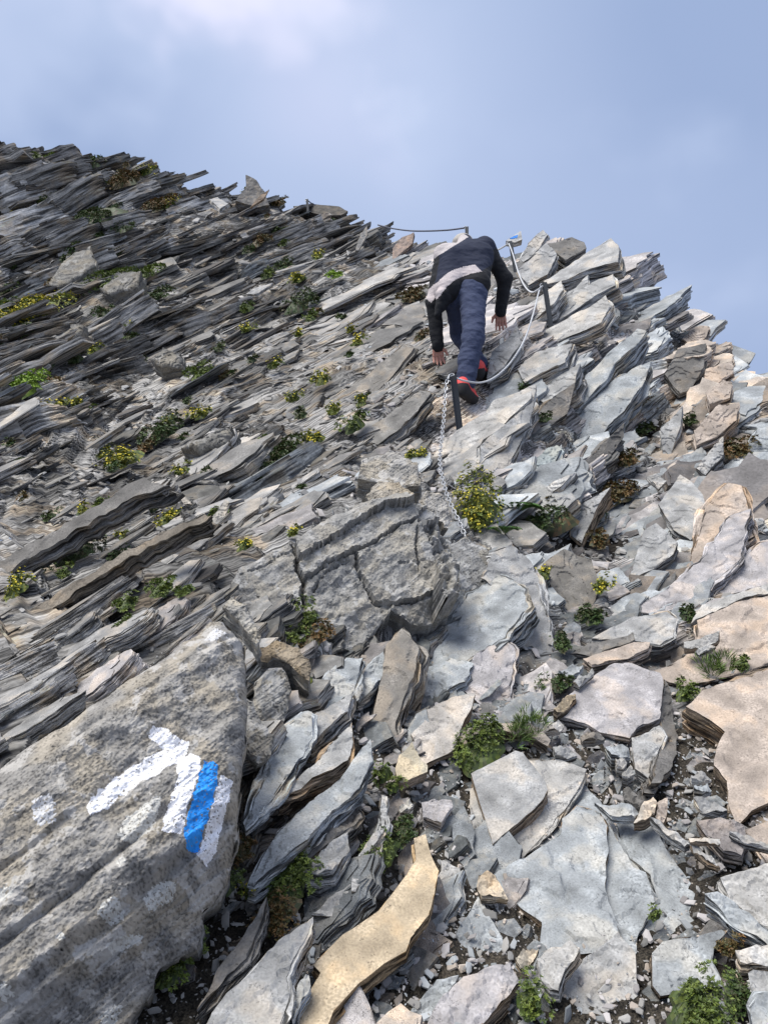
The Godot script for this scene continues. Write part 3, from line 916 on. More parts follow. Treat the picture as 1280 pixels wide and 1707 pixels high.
# A slab whose upper face has the given outline (in its own plane, y is out of the face), walls of uneven beds, and a face with chipped steps.
func slab(outline: PackedVector2Array, thick: float, beds: int, relief: float, steps: float, uv: float, seed_: int, ragged := 1.0, round_edge := 0.0, turn := 0.0) -> Array:
	var r := RandomNumberGenerator.new()
	r.seed = seed_
	var n := outline.size()
	if Geometry2D.is_polygon_clockwise(outline):
		outline.reverse()
	var box := Rect2(outline[0], Vector2.ZERO)
	for p in outline:
		box = box.expand(p)
	var size := sqrt(box.size.x * box.size.y)
	var normals := PackedVector2Array()
	for i in n:
		var e := outline[(i + 1) % n] - outline[(i + n - 1) % n]
		normals.append(Vector2(e.y, -e.x).normalized())
	var probe := outline[0] + normals[0] * 1e-4
	if Geometry2D.is_point_in_polygon(probe, outline):
		for i in n:
			normals[i] = -normals[i]
	var s0 := r.randf() * 700.0
	var face := func(p: Vector2) -> float:
		var q := p / size
		var st := 5.0 * (fine.get_noise_2d(s0 + q.x * 75.0, q.y * 75.0) * 0.9 + 0.5)
		var f := floorf(st) + smoothstep(0.88, 1.0, st - floorf(st))
		return relief * (noise.get_noise_2d(s0 + 90.0 + q.x * 38.0, q.y * 38.0) + 0.25 * noise.get_noise_2d(s0 + q.x * 260.0, q.y * 260.0)) + steps * (f - 2.5)
	var top := Soup.new()
	var wall := Soup.new()
	var off := Vector2(r.randf(), r.randf())
	var tc := cos(turn) * uv
	var ts := sin(turn) * uv
	# upper face
	var pts := PackedVector2Array(outline)
	var cell := maxf(size / 60.0, 0.006)
	var y := box.position.y
	while y < box.end.y:
		var x := box.position.x
		while x < box.end.x:
			var p := Vector2(x, y) + Vector2(r.randf_range(-0.35, 0.35), r.randf_range(-0.35, 0.35)) * cell
			if Geometry2D.is_point_in_polygon(p, outline):
				pts.append(p)
			x += cell
		y += cell
	var high := PackedFloat32Array()
	high.resize(pts.size())
	var deepest := 0.0
	for i in pts.size():
		var h: float = face.call(pts[i])
		if round_edge > 0.0:
			var d := 1e9
			for k in range(0, n, 2):
				d = minf(d, Geometry2D.get_closest_point_to_segment(pts[i], outline[k], outline[(k + 2) % n]).distance_to(pts[i]))
			if d < round_edge:
				var e := 1.0 - d / round_edge
				h -= round_edge * (1.0 - sqrt(maxf(0.0, 1.0 - e * e))) * 0.85
		high[i] = h
		if i < n:
			deepest = minf(deepest, h)
	var tris := Geometry2D.triangulate_delaunay(pts)
	for k in range(0, tris.size(), 3):
		var a := pts[tris[k]]
		var b := pts[tris[k + 1]]
		var c := pts[tris[k + 2]]
		if tris[k] < n and tris[k + 1] < n and tris[k + 2] < n or not Geometry2D.is_point_in_polygon((a + b + c) / 3.0, outline):
			if not Geometry2D.is_point_in_polygon((a + b + c) / 3.0, outline):
				continue
		top.tri(Vector3(a.x, high[tris[k]], a.y), Vector3(b.x, high[tris[k + 1]], b.y), Vector3(c.x, high[tris[k + 2]], c.y),
			Vector2(a.x * tc - a.y * ts, a.x * ts + a.y * tc) + off, Vector2(b.x * tc - b.y * ts, b.x * ts + b.y * tc) + off, Vector2(c.x * tc - c.y * ts, c.x * ts + c.y * tc) + off, Vector3.UP)
	# walls, bed by bed
	var prev := PackedVector3Array()
	for i in n:
		prev.append(Vector3(outline[i].x, high[i], outline[i].y))
	var depth := 0.0
	var cuts := PackedFloat32Array()
	var sum := 0.0
	for b in beds:
		var c := 0.3 + r.randf()
		cuts.append(c)
		sum += c
	var reach := minf(thick * 0.22, size * 0.06) * ragged
	for b in beds:
		var d0 := depth
		depth += cuts[b] / sum * thick
		var z := b * 63.0 + s0
		var bias := (r.randf() - 0.45) * reach
		var lo := PackedVector3Array()
		var hi := PackedVector3Array()
		for i in n:
			var o := bias + reach * 1.5 * fine.get_noise_3d(outline[i].x / size * 120.0, outline[i].y / size * 120.0, z) - depth * 0.05
			if b == 0:
				o = minf(o, 0.0) * 0.3
			var p := outline[i] + normals[i] * o
			hi.append(Vector3(p.x, minf(-d0, high[i] - d0 * 0.2), p.y))
			var p2 := p + normals[i] * (r.randf() - 0.5) * reach * 0.25
			lo.append(Vector3(p2.x, minf(-depth, high[i] - depth * 0.2), p2.y))
		for pair in [[prev, hi], [hi, lo]]:
			var A: PackedVector3Array = pair[0]
			var B: PackedVector3Array = pair[1]
			var run := 0.0
			for i in n:
				var j := (i + 1) % n
				var stepped := A[i].distance_to(A[j])
				var out := Vector3(normals[i].x, 0.2 if pair[0] == prev else 0.0, normals[i].y)
				var u0 := Vector2(run * uv, (A[i].y) * uv) + off
				var u1 := Vector2((run + stepped) * uv, A[j].y * uv) + off
				var u2 := Vector2((run + stepped) * uv, (B[j].y - Vector2(A[j].x - B[j].x, A[j].z - B[j].z).length()) * uv) + off
				var u3 := Vector2(run * uv, (B[i].y - Vector2(A[i].x - B[i].x, A[i].z - B[i].z).length()) * uv) + off
				wall.tri(A[i], A[j], B[j], u0, u1, u2, out)
				wall.tri(A[i], B[j], B[i], u0, u2, u3, out)
				run += stepped
		prev = lo
	var under := Geometry2D.triangulate_polygon(outline)
	for k in range(0, under.size(), 3):
		wall.tri(prev[under[k]], prev[under[k + 1]], prev[under[k + 2]], Vector2.ZERO, Vector2(1, 0), Vector2(0, 1), Vector3.DOWN)
	return [top, wall]

# Puts a slab where sight lines through its corners meet its plane. facing: bedding swing in degrees, or the direction that the face points.
func survey_slab(corners: Array, facing: Variant, thick: float, lift: float, look: Dictionary) -> Array:
	var nrm: Vector3 = facing.normalized() if facing is Vector3 else bedding(facing)
	var cx := 0.0
	var cy := 0.0
	for k in range(0, corners.size(), 2):
		cx += corners[k] * 2.0 / corners.size()
		cy += corners[k + 1] * 2.0 / corners.size()
	var mid := hit(cx, cy)
	if look.has("ahead"):
		mid = spot(cx, cy, look.ahead)
	if not facing is Vector3 and cy > 940.0:
		nrm = (nrm + ground_normal(mid) * 1.3).normalized()
	mid += nrm * lift
	var ax := strike - nrm * strike.dot(nrm)
	if ax.length() < 0.3:
		ax = Vector3.RIGHT - nrm * nrm.x
	ax = ax.normalized()
	var az := ax.cross(nrm).normalized()
	var flat := PackedVector2Array()
	var mark := PackedVector2Array()
	for k in range(0, corners.size(), 2):
		var d := sight(corners[k], corners[k + 1])
		var p := EYE + d * ((mid - EYE).dot(nrm) / d.dot(nrm))
		flat.append(Vector2((p - mid).dot(ax), (p - mid).dot(az)))
		var q := to_slope(p)
		mark.append(Vector2(q.x, q.y))
	if not look.get("loose", false):
		taken.append(mark)
	var r := RandomNumberGenerator.new()
	r.seed = int(cx * 13.0 + cy * 7.0)
	var around := 0.0
	for i in flat.size():
		around += flat[i].distance_to(flat[(i + 1) % flat.size()])
	var n := clampi(int(around / (0.008 * mid.distance_to(EYE))), 28, 150)
	var line := resample(flat, n, look.get("rough", 0.07), r)
	var soups := slab(line, thick, look.get("beds", 4), look.get("relief", 0.006), look.get("steps", 0.0055), look.get("uv", 1.7), r.randi(), look.get("ragged", 1.0), look.get("round", 0.0), look.get("turn", 0.0))
	return [mesh_of(soups), Transform3D(Basis(ax, nrm, az), mid)]

const GREY := Color(.43, .43, .42)
const BLUE := Color(.41, .435, .445)
const PALE := Color(.50, .49, .465)
const LILAC := Color(.46, .44, .44)
const TAN := Color(.50, .425, .36)
const OCHRE := Color(.60, .49, .34)
const CREAM := Color(.52, .47, .36)
const DULL := Color(.225, .215, .20)
const DARK := Color(.13, .12, .105)
const QUARTZ := Color(.55, .53, .48)
const BROWN := Color(.33, .26, .19)          # iron-stained breaks

func stone_pair(face: Color, edge: Color, rough := false) -> Array:
	var key := "%s%s%s" % [face, edge, rough]
	if not mats.has(key):
		var c := Color(face.r, face.g, face.b) * 1.3
		var e := c if edge == DULL or edge == DARK or edge == PALE else Color(edge.r, edge.g, edge.b) * 1.3
		mats[key] = [stone("rock" if rough else "top", c, 1.6 if rough else 0.7), stone("rock" if rough else "wall", e, 1.6)]
	return mats[key]

func bed_slab(zone: int, corners: Array, facing: Variant, thick: float, lift: float, face: Color, edge := DULL, look := {}) -> void:
	var m := survey_slab(corners, facing, thick, lift, look)
	var o := piece("rock_block" if look.get("block", false) else "rock_slab", m[0], stone_pair(face, edge, look.get("block", false)), zones[zone])
	o.transform = m[1]

func loose_slab(called: String, corners: Array, facing: Variant, thick: float, lift: float, face: Color, edge: Color, label: String, group := "", look := {}) -> void:
	look = look.duplicate()
	look.loose = true
	var m := survey_slab(corners, facing, thick, lift, look)
	var o := piece(called, m[0], stone_pair(face, edge), self)
	o.transform = m[1]
	tag(o, label, "stone", group)

func reserve() -> void:                          # room for the plants and for the climber's feet
	for e in PLANTS:
		var q := to_slope(hit(e[0], e[1]))
		var w: float = e[2] * q.y / FOCAL * 0.9
		var ring := PackedVector2Array()
		for k in 10:
			ring.append(Vector2(q.x + cos(TAU * k / 10.0) * w, q.y + sin(TAU * k / 10.0) * w * 0.7))
		taken.append(ring)
	for e in [[774, 662, 0.16], [802, 628, 0.12], [731, 604, 0.09], [835, 547, 0.10]]:
		var q := to_slope(hit(e[0], e[1]))
		var ring := PackedVector2Array()
		for k in 10:
			ring.append(Vector2(q.x + cos(TAU * k / 10.0) * e[2], q.y + sin(TAU * k / 10.0) * e[2]))
		taken.append(ring)

func slabs() -> void:
	var thin := {"beds": 3}
	var thick_ := {"beds": 9, "ragged": 1.3}
	var wild := {"beds": 8, "ragged": 1.4, "rough": 0.13, "relief": 0.012, "steps": 0.006}
	# --- footpath slabs in front
	bed_slab(2, [785,1291, 859,1252, 871,1256, 909,1303, 913,1316, 905,1332, 862,1372, 821,1409], 33, 0.05, 0.075, GREY, BROWN, {"beds": 3, "steps": 0.002, "rough": 0.05})
	bed_slab(2, [782,1319, 790,1420, 828,1444, 840,1448, 865,1434, 921,1369, 971,1300, 977,1284, 934,1266, 887,1266, 830,1280], 33, 0.06, 0.03, PALE, DULL, thick_)
	bed_slab(2, [815,1470, 830,1454, 866,1438, 934,1391, 937,1366, 960,1340, 1000,1345, 1012,1375, 1012,1426, 1008,1485, 1025,1538, 1037,1579, 969,1598, 900,1590, 903,1545, 850,1501], 33, 0.045, 0.025, BLUE, BROWN, {"beds": 4, "relief": 0.008, "steps": 0.007})
	bed_slab(2, [916,1657, 944,1620, 1030,1560, 1059,1588, 1062,1651, 1034,1673, 1036,1712, 1030,1800, 885,1800, 905,1712], 33, 0.16, -0.02, GREY, DULL, thick_)
	bed_slab(2, [985,1370, 1011,1362, 1030,1401, 1055,1448, 1077,1457, 1092,1507, 1061,1557, 1058,1590, 1020,1600, 1000,1540, 1000,1485, 1000,1430], 33, 0.17, 0.005, BLUE, DULL, {"beds": 11, "ragged": 1.2})
	bed_slab(2, [1027,1370, 1074,1366, 1096,1391, 1117,1429, 1136,1451, 1171,1494, 1216,1544, 1192,1576, 1110,1572, 1099,1554, 1100,1520, 1083,1463, 1049,1432, 1033,1398], 35, 0.10, -0.03, BLUE, DULL, {"beds": 6})
	bed_slab(2, [1216,1544, 1192,1576, 1188,1601, 1199,1620, 1203,1646, 1155,1651, 1099,1663, 1086,1645, 1086,1590, 1104,1568], Vector3(-0.12, 0.55, 0.8), 0.07, 0.0, BLUE, BROWN, {"beds": 3})
	bed_slab(2, [731,1673, 772,1632, 850,1607, 866,1632, 856,1645, 797,1710, 760,1790, 670,1790, 705,1712], 30, 0.05, 0.03, LILAC, BROWN, {"beds": 3})
	bed_slab(2, [725,1623, 769,1545, 800,1490, 813,1520, 838,1563, 842,1585, 825,1607, 772,1634], 30, 0.06, 0.0, BLUE, DULL, {"beds": 5})
	bed_slab(2, [690,1620, 722,1520, 735,1445, 766,1457, 777,1495, 772,1526, 737,1588, 706,1657, 660,1720], 24, 0.12, -0.015, PALE, DULL, wild)
	bed_slab(2, [640,1760, 690,1670, 728,1638, 765,1630, 735,1670, 700,1760], 28, 0.06, 0.0, BLUE, DULL, thick_)
	# --- slabs up the path
	bed_slab(2, [921,1194, 942,1166, 983,1125, 1024,1103, 1052,1106, 1099,1125, 1105,1141, 1099,1200, 1061,1216, 1049,1230, 999,1219, 974,1206], 35, 0.07, 0.04, LILAC, DULL, {"beds": 5, "relief": 0.008})
	bed_slab(2, [1052,1231, 1099,1205, 1109,1222, 1099,1244, 1082,1300, 1058,1285], 35, 0.06, 0.025, GREY, DULL, {"beds": 5})
	bed_slab(2, [1103,1138, 1121,1163, 1130,1219, 1130,1256, 1096,1312, 1082,1309, 1099,1250, 1108,1219, 1099,1200], Vector3(0.35, 0.7, 0.6), 0.08, 0.01, DULL, DARK, wild)
	bed_slab(2, [986,1067, 1055,1028, 1111,1016, 1126,1028, 1121,1059, 1099,1072, 1055,1070], 30, 0.05, 0.05, GREY, DULL, thick_)
	bed_slab(2, [971,1100, 983,1094, 1055,1068, 1083,1072, 1080,1084, 1055,1096, 986,1112], 28, 0.04, 0.05, TAN, DULL, thick_)
	bed_slab(2, [950,1091, 986,1072, 1055,1058, 1058,1070, 983,1096], 26, 0.05, 0.04, DULL, DARK, thick_)
	bed_slab(2, [1143,1178, 1171,1150, 1224,1131, 1280,1103, 1350,1080, 1350,1320, 1264,1353, 1233,1378, 1224,1375, 1211,1344, 1211,1306, 1189,1281, 1193,1250, 1208,1222, 1161,1188], Vector3(-0.22, 0.72, 0.66), 0.09, 0.06, TAN, BROWN, {"beds": 5, "relief": 0.014, "steps": 0.006})
	bed_slab(2, [1080,1119, 1139,1094, 1161,1072, 1161,1041, 1224,1009, 1280,994, 1350,975, 1350,1075, 1239,1119, 1139,1141], Vector3(-0.2, 0.72, 0.66), 0.09, 0.05, TAN, DULL, {"beds": 6, "relief": 0.016, "steps": 0.008})
	bed_slab(2, [1150,1040, 1230,1000, 1350,965, 1350,940, 1240,985, 1170,1010], Vector3(-0.2, 0.7, 0.68), 0.08, 0.08, PALE, DULL, thick_)
	bed_slab(2, [1097,840, 1133,790, 1154,804, 1172,829, 1176,855, 1151,898, 1122,880, 1107,858], 38, 0.06, 0.06, GREY, DULL, {"beds": 4})
	bed_slab(2, [1046,966, 1072,887, 1093,872, 1129,905, 1122,923, 1086,948], 38, 0.06, 0.07, GREY, DULL, {"beds": 4})
	bed_slab(2, [1040,1020, 1110,985, 1170,930, 1215,860, 1250,850, 1230,930, 1160,1000, 1090,1020], Vector3(-0.25, 0.7, 0.66), 0.07, 0.03, LILAC, DULL, wild)
	bed_slab(2, [1190,1000, 1215,940, 1270,900, 1340,890, 1340,960, 1250,980], Vector3(-0.2, 0.65, 0.7), 0.1, 0.02, LILAC, DULL, wild)
	# --- dark hollow: steep plates left of the ochre slab
	bed_slab(2, [414,1472, 455,1400, 474,1378, 530,1319, 568,1297, 596,1256, 618,1238, 622,1269, 599,1313, 555,1350, 514,1403, 483,1425, 421,1475], 20, 0.05, 0.10, BLUE, DULL, thick_)
	bed_slab(2, [463,1331, 489,1303, 518,1278, 543,1247, 586,1206, 589,1234, 580,1269, 555,1288, 521,1300, 502,1313], 18, 0.06, 0.09, GREY, BROWN, thick_)
	bed_slab(2, [411,1375, 414,1347, 436,1300, 452,1263, 474,1209, 505,1188, 521,1191, 521,1225, 505,1256, 483,1288, 452,1331, 430,1356], 22, 0.06, 0.08, BLUE, DULL, wild)
	bed_slab(2, [527,1147, 555,1113, 580,1095, 605,1100, 589,1156, 568,1181, 533,1203, 518,1200], 22, 0.07, 0.06, BLUE, DULL, wild)
	bed_slab(2, [500,1235, 520,1195, 560,1170, 590,1150, 580,1185, 550,1215, 520,1245], 20, 0.06, 0.06, GREY, DULL, wild)
	bed_slab(2, [596,1150, 611,1113, 639,1090, 645,1119, 624,1147, 599,1166], 22, 0.07, 0.06, BLUE, DULL, wild)
	bed_slab(2, [502,1447, 555,1400, 580,1385, 583,1416, 555,1459, 530,1466, 505,1459], 14, 0.09, 0.06, GREY, DULL, wild)
	bed_slab(2, [493,1428, 543,1372, 596,1342, 603,1359, 568,1391, 505,1436], 14, 0.05, 0.06, DULL, DARK, wild)
	bed_slab(2, [586,1438, 611,1406, 630,1381, 636,1331, 646,1331, 645,1372, 630,1403, 605,1431, 596,1444], 16, 0.04, 0.07, GREY, DULL, thick_)
	bed_slab(2, [586,1491, 588,1453, 618,1425, 638,1400, 634,1431, 611,1463, 593,1491], 16, 0.05, 0.06, PALE, DULL, thick_)
	bed_slab(2, [618,1225, 627,1172, 639,1119, 645,1075, 670,1050, 699,1080, 690,1131, 671,1169, 661,1203, 661,1269, 658,1306, 643,1288, 624,1250], Vector3(-0.25, 0.5, 0.82), 0.10, 0.07, Color(.30, .28, .25), DULL, wild)
	bed_slab(2, [353,1688, 378,1654, 421,1619, 446,1588, 474,1566, 521,1526, 515,1551, 490,1595, 478,1623, 481,1651, 465,1712, 440,1790, 310,1790], 24, 0.05, 0.07, GREY, DULL, thick_)
	bed_slab(2, [484,1690, 496,1638, 515,1626, 518,1641, 500,1670, 487,1700], 24, 0.03, 0.06, BLUE, DULL, thin)
	bed_slab(2, [330,1690, 365,1620, 399,1579, 421,1541, 446,1501, 440,1532, 412,1600, 380,1630], 16, 0.04, 0.05, DULL, DARK, thick_)
	bed_slab(2, [520,1520, 560,1490, 600,1470, 615,1478, 580,1505, 560,1522], 20, 0.03, 0.04, PALE, DULL, thin)
	# --- toe of the rib right of the outcrop
	bed_slab(2, [700,1100, 730,1040, 780,990, 830,960, 870,975, 880,1010, 840,1060, 790,1090, 750,1120], Vector3(-0.3, 0.7, 0.65), 0.10, 0.06, BLUE, DULL, wild)
	bed_slab(2, [800,960, 820,925, 850,910, 885,935, 905,980, 920,1040, 925,1080, 905,1140, 885,1185, 860,1195, 840,1140, 860,1060, 850,1000], Vector3(0.15, 0.45, 0.88), 0.14, 0.06, GREY, DULL, wild)
	bed_slab(2, [770,1150, 790,1090, 840,1060, 860,1080, 850,1140, 850,1200, 820,1190], Vector3(-0.1, 0.6, 0.78), 0.10, 0.04, LILAC, DULL, wild)
	bed_slab(2, [675,1160, 700,1120, 750,1095, 790,1110, 775,1140, 730,1160, 690,1180], 30, 0.06, 0.03, BLUE, DULL, wild)
	bed_slab(2, [905,940, 940,915, 985,930, 1000,970, 985,1020, 950,1030, 925,1000], Vector3(0.05, 0.5, 0.86), 0.12, 0.03, Color(.25, .235, .21), DULL, wild)
	# --- loose slabs that lie on the path
	loose_slab("flat_stone", [685,1223, 707,1203, 710,1184, 777,1156, 792,1158, 787,1180, 774,1203, 757,1250, 704,1273, 691,1234], 36, 0.03, 0.06, Color(.52, .49, .45), BROWN, "large pale four-sided stone slab lying on dark chips above the cream triangular stone", "", {"beds": 2, "rough": 0.05})
	loose_slab("flat_stone", [687,1233, 665,1259, 658,1287, 663,1308, 671,1309, 712,1290, 712,1280, 701,1270, 696,1253], 38, 0.03, 0.08, CREAM, BROWN, "cream triangular stone leaning against the large pale slab", "", {"beds": 2, "rough": 0.05})
	loose_slab("ochre_slab", [690,1398, 709,1391, 718,1423, 731,1451, 724,1488, 715,1523, 684,1563, 677,1585, 640,1607, 599,1638, 556,1685, 546,1712, 520,1780, 455,1780, 484,1710, 515,1654, 534,1620, 521,1607, 571,1557, 631,1516, 677,1457, 693,1432], 30, 0.05, 0.075, OCHRE, Color(.40, .29, .17), "long curved ochre yellow slab with a brown broken edge beside the mossy hollow", "", {"beds": 3, "rough": 0.02, "steps": 0.0015, "relief": 0.006})
	loose_slab("flat_stone", [797,1460, 812,1451, 825,1454, 847,1498, 803,1495, 794,1476], 34, 0.02, 0.05, Color(.55, .47, .36), DARK, "small cream stone at the upper end of the grey chip pocket", "", {"beds": 2, "rough": 0.05})
	loose_slab("flat_stone", [859,1601, 872,1588, 898,1579, 888,1598, 867,1612], 36, 0.02, 0.05, Color(.56, .5, .4), DULL, "cream wedge-shaped stone at the lower end of the grey chip pocket", "", {"beds": 1, "rough": 0.05})
	loose_slab("flat_stone", [894,1601, 912,1582, 950,1565, 967,1588, 941,1623, 931,1654, 916,1651, 903,1638], 34, 0.025, 0.055, PALE, DULL, "thin pale flake of slate lying on the lower edge of the big blue-grey slab", "", {"beds": 3})
	loose_slab("flat_stone", [1139,1069, 1199,1058, 1196,1066, 1171,1077, 1139,1079], 30, 0.03, 0.09, PALE, BROWN, "long pale wedge stone lying at the foot of the orange streaked slab", "", {"beds": 2})
	loose_slab("flat_stone", [1157,1084, 1190,1072, 1193,1077, 1165,1089], 30, 0.02, 0.085, GREY, DULL, "narrow grey stone just below the long pale wedge stone", "", {"beds": 2})
	loose_slab("flat_stone", [990,1334, 1040,1340, 1065,1352, 1058,1365, 1020,1362], 38, 0.02, 0.07, BLUE, DULL, "blue-grey flake tilted beside the top corner of the big foreground slab", "", {"beds": 2})
	loose_slab("flat_stone", [1055,1367, 1075,1338, 1088,1332, 1094,1340, 1090,1355, 1075,1366], 38, 0.04, 0.09, Color(.55, .5, .43), BROWN, "chunky cream stone among slate chips right of the blue-grey flake", "", {"beds": 2})
	loose_slab("flat_stone", [1090,1335, 1112,1332, 1112,1350, 1105,1367, 1092,1360, 1095,1345], 36, 0.04, 0.08, TAN, BROWN, "squarish tan stone touching the chunky cream stone", "", {"beds": 2})
	loose_slab("flat_stone", [1082,1363, 1100,1368, 1130,1390, 1150,1405, 1140,1410, 1110,1392], 34, 0.025, 0.08, GREY, DARK, "long grey splinter slanting down right below the squarish tan stone", "", {"beds": 3})
	loose_slab("flat_stone", [1150,1405, 1160,1403, 1185,1425, 1198,1440, 1180,1435, 1155,1415], 34, 0.03, 0.08, PALE, BROWN, "pale splinter slanting below the long grey splinter", "", {"beds": 3})
	loose_slab("flat_stone", [1146,1391, 1200,1396, 1200,1404, 1150,1402], 36, 0.015, 0.10, PALE, BROWN, "thin straight pale lath of stone lying level on the chips", "", {"beds": 1})
	loose_slab("flat_stone", [1160,1370, 1200,1362, 1240,1375, 1246,1400, 1235,1427, 1205,1420, 1180,1395], 36, 0.04, 0.06, Color(.3, .275, .265), DULL, "broad mauve-grey slab lying among splinters below the tan bedrock slab", "", {"beds": 3})
	loose_slab("flat_stone", [1215,1386, 1250,1388, 1290,1405, 1290,1412, 1240,1400], 32, 0.03, 0.09, GREY, DARK, "long laminated grey splinter beside the broad mauve-grey slab", "", {"beds": 4})
	loose_slab("flat_stone", [1155,1330, 1190,1336, 1212,1350, 1200,1355, 1165,1345], 36, 0.03, 0.08, GREY, DULL, "grey lens-shaped slab at the foot of the tan bedrock slab", "", {"beds": 3})
	loose_slab("flat_stone", [1150,1292, 1175,1288, 1186,1296, 1170,1303, 1152,1301], 38, 0.03, 0.08, PALE, DULL, "pale rounded slab stone in the chute of chips beside the tan slab", "", {"beds": 2})
	loose_slab("flat_stone", [1155,1310, 1178,1302, 1186,1312, 1170,1320, 1156,1318], 38, 0.03, 0.08, BLUE, DULL, "bluish stone just under the pale rounded slab stone", "", {"beds": 2})
	loose_slab("flat_stone", [1037,1313, 1044,1312, 1075,1335, 1072,1344, 1040,1325], 36, 0.03, 0.07, DULL, DARK, "dark stick-like splinter pointing at the chunky cream stone", "", {"beds": 3})
	loose_slab("flat_stone", [1025,1268, 1040,1262, 1045,1270, 1040,1278, 1028,1276], 40, 0.04, 0.06, Color(.6, .58, .54), PALE, "white rounded stone in the middle of the chip patch", "", {"beds": 1})
	loose_slab("flat_stone", [1036,1285, 1052,1280, 1056,1290, 1045,1296, 1036,1293], 40, 0.04, 0.06, PALE, PALE, "pale blocky stone below the white rounded stone", "", {"beds": 1})
	loose_slab("flat_stone", [1008,1245, 1030,1240, 1046,1250, 1050,1262, 1036,1264, 1018,1262], 40, 0.06, 0.07, BLUE, DULL, "rounded blue-grey cobble above the white rounded stone", "", {"beds": 3})
	loose_slab("flat_stone", [921,1246, 950,1248, 962,1256, 945,1262, 925,1259], 38, 0.03, 0.06, GREY, DULL, "flat grey stone beside the arched quartz-crusted stone", "", {"beds": 2})
	loose_slab("flat_stone", [895,1217, 930,1203, 940,1206, 935,1216, 900,1222], 38, 0.025, 0.06, PALE, DULL, "pale tapered stone under the lilac bedrock slab", "", {"beds": 2})
	loose_slab("flat_stone", [966,1225, 1000,1219, 1008,1226, 990,1233, 970,1233], 34, 0.03, 0.07, DULL, DARK, "dark flat stone at the lower edge of the lilac bedrock slab", "", {"beds": 3})
	loose_slab("flat_stone", [922,1186, 945,1160, 958,1152, 960,1160, 945,1178, 928,1190], 30, 0.03, 0.06, OCHRE * 0.8, BROWN, "tan-edged stone wedged under the upper corner of the lilac bedrock slab", "", {"beds": 3})
	loose_slab("flat_stone", [955,1135, 985,1112, 990,1118, 965,1140], 30, 0.03, 0.09, GREY, DARK, "grey splinter lying across the top of the lilac bedrock slab", "", {"beds": 3})
	loose_slab("flat_stone", [930,1118, 955,1105, 972,1110, 965,1122, 945,1124], 32, 0.025, 0.08, BLUE, DARK, "small blue-grey flake left of the grey splinter", "", {"beds": 2})
	loose_slab("flat_stone", [1077,793, 1093,790, 1111,799, 1097,813], 40, 0.03, 0.09, PALE, DULL, "pale diamond-shaped stone high in the gully above the flat grey slabs", "", {"beds": 2})
	loose_slab("flat_stone", [666,1340, 680,1336, 690,1342, 680,1352, 668,1350], 40, 0.03, 0.05, Color(.6, .58, .53), PALE, "white lump of stone below the cream triangular stone", "", {"beds": 1})
	loose_slab("flat_stone", [703,1332, 725,1328, 752,1330, 755,1345, 735,1375, 705,1362], 34, 0.05, 0.05, LILAC, DULL, "striped lilac-grey slab between the white lump and the quadrangular slab", "", {"beds": 5})
	loose_slab("flat_stone", [293,819, 305,823, 320,839, 305,837], 30, 0.015, 0.10, Color(.5, .46, .4), DULL, "small pale shard on the long dark ledge, beside the upright pale shard", "", {"beds": 1})
	loose_slab("flat_stone", [354,862, 377,835, 383,839, 374,862, 356,875], Vector3(0, 0.5, 0.85), 0.015, 0.12, Color(.55, .52, .46), DULL, "upright pale spearhead shard standing on the dark ledges", "", {"beds": 1})
	loose_slab("flat_stone", [349,331, 363,328, 381,340, 367,348], Vector3(0.1, 0.75, 0.65), 0.05, 0.5, GREY, DULL, "pale square slab near the skyline beside the rock spire", "", {"beds": 2})
	loose_slab("flat_stone", [410,489, 428,479, 455,470, 446,477, 428,488], 30, 0.04, 0.35, GREY, DULL, "pale lance-shaped slab high on the dark hillside", "", {"beds": 2})
	loose_slab("flat_stone", [592,418, 598,398, 612,374, 612,392, 598,418], Vector3(0.2, 0.3, 0.93), 0.05, 0.35, Color(.3, .29, .27), DULL, "upright grey blade of slate below the skyline left of the climber", "", {"beds": 3})
	loose_slab("flat_stone", [654,412, 669,395, 690,387, 687,404, 663,427, 654,436], Vector3(-0.2, 0.4, 0.9), 0.08, 0.25, Color(.33, .26, .22), DULL, "pinkish slab propped on the skyline left of the climber", "", {"beds": 3})
	loose_slab("rock_spire", [393,335, 404,318, 410,310, 411,288, 428,299, 440,318, 449,340, 428,345], Vector3(0.15, 0.1, 0.98), 0.30, 0.3, DULL, DARK, "pointed grey rock spire standing on the skyline", "", {"beds": 4, "relief": 0.05})
	loose_slab("flat_stone", [417,346, 435,324, 449,315, 440,331], Vector3(0.1, 0.2, 0.97), 0.05, 0.55, Color(.32, .25, .19), DULL, "thin brown blade leaning on the foot of the rock spire", "", {"beds": 2})
	loose_slab("capstone", [489,343, 526,340, 565,343, 580,352, 568,359, 526,356, 503,351], Vector3(-0.05, 0.45, 0.9), 0.35, 0.35, DARK, DARK, "flat dark capstone lying on the skyline beside a thin post", "", {"beds": 4})
	# --- ridge slabs
	var big := {"beds": 8, "ragged": 1.2, "steps": 0.008, "relief": 0.02, "uv": 0.9}
	bed_slab(1, [905,468, 964,428, 1018,397, 1032,410, 1030,438, 978,451, 942,466, 913,474], Vector3(-0.42, 0.62, 0.66), 0.16, 0.16, GREY, DULL, big)
	bed_slab(1, [880,548, 939,495, 1021,457, 1026,477, 975,502, 928,532], Vector3(-0.42, 0.62, 0.66), 0.14, 0.10, GREY, DULL, big)
	bed_slab(1, [870,577, 903,552, 1010,493, 1015,509, 1000,534, 964,552, 910,570], Vector3(-0.42, 0.62, 0.66), 0.15, 0.12, PALE, DULL, big)
	bed_slab(1, [862,615, 892,584, 953,572, 942,606, 874,640], Vector3(-0.38, 0.62, 0.68), 0.14, 0.10, GREY, DULL, big)
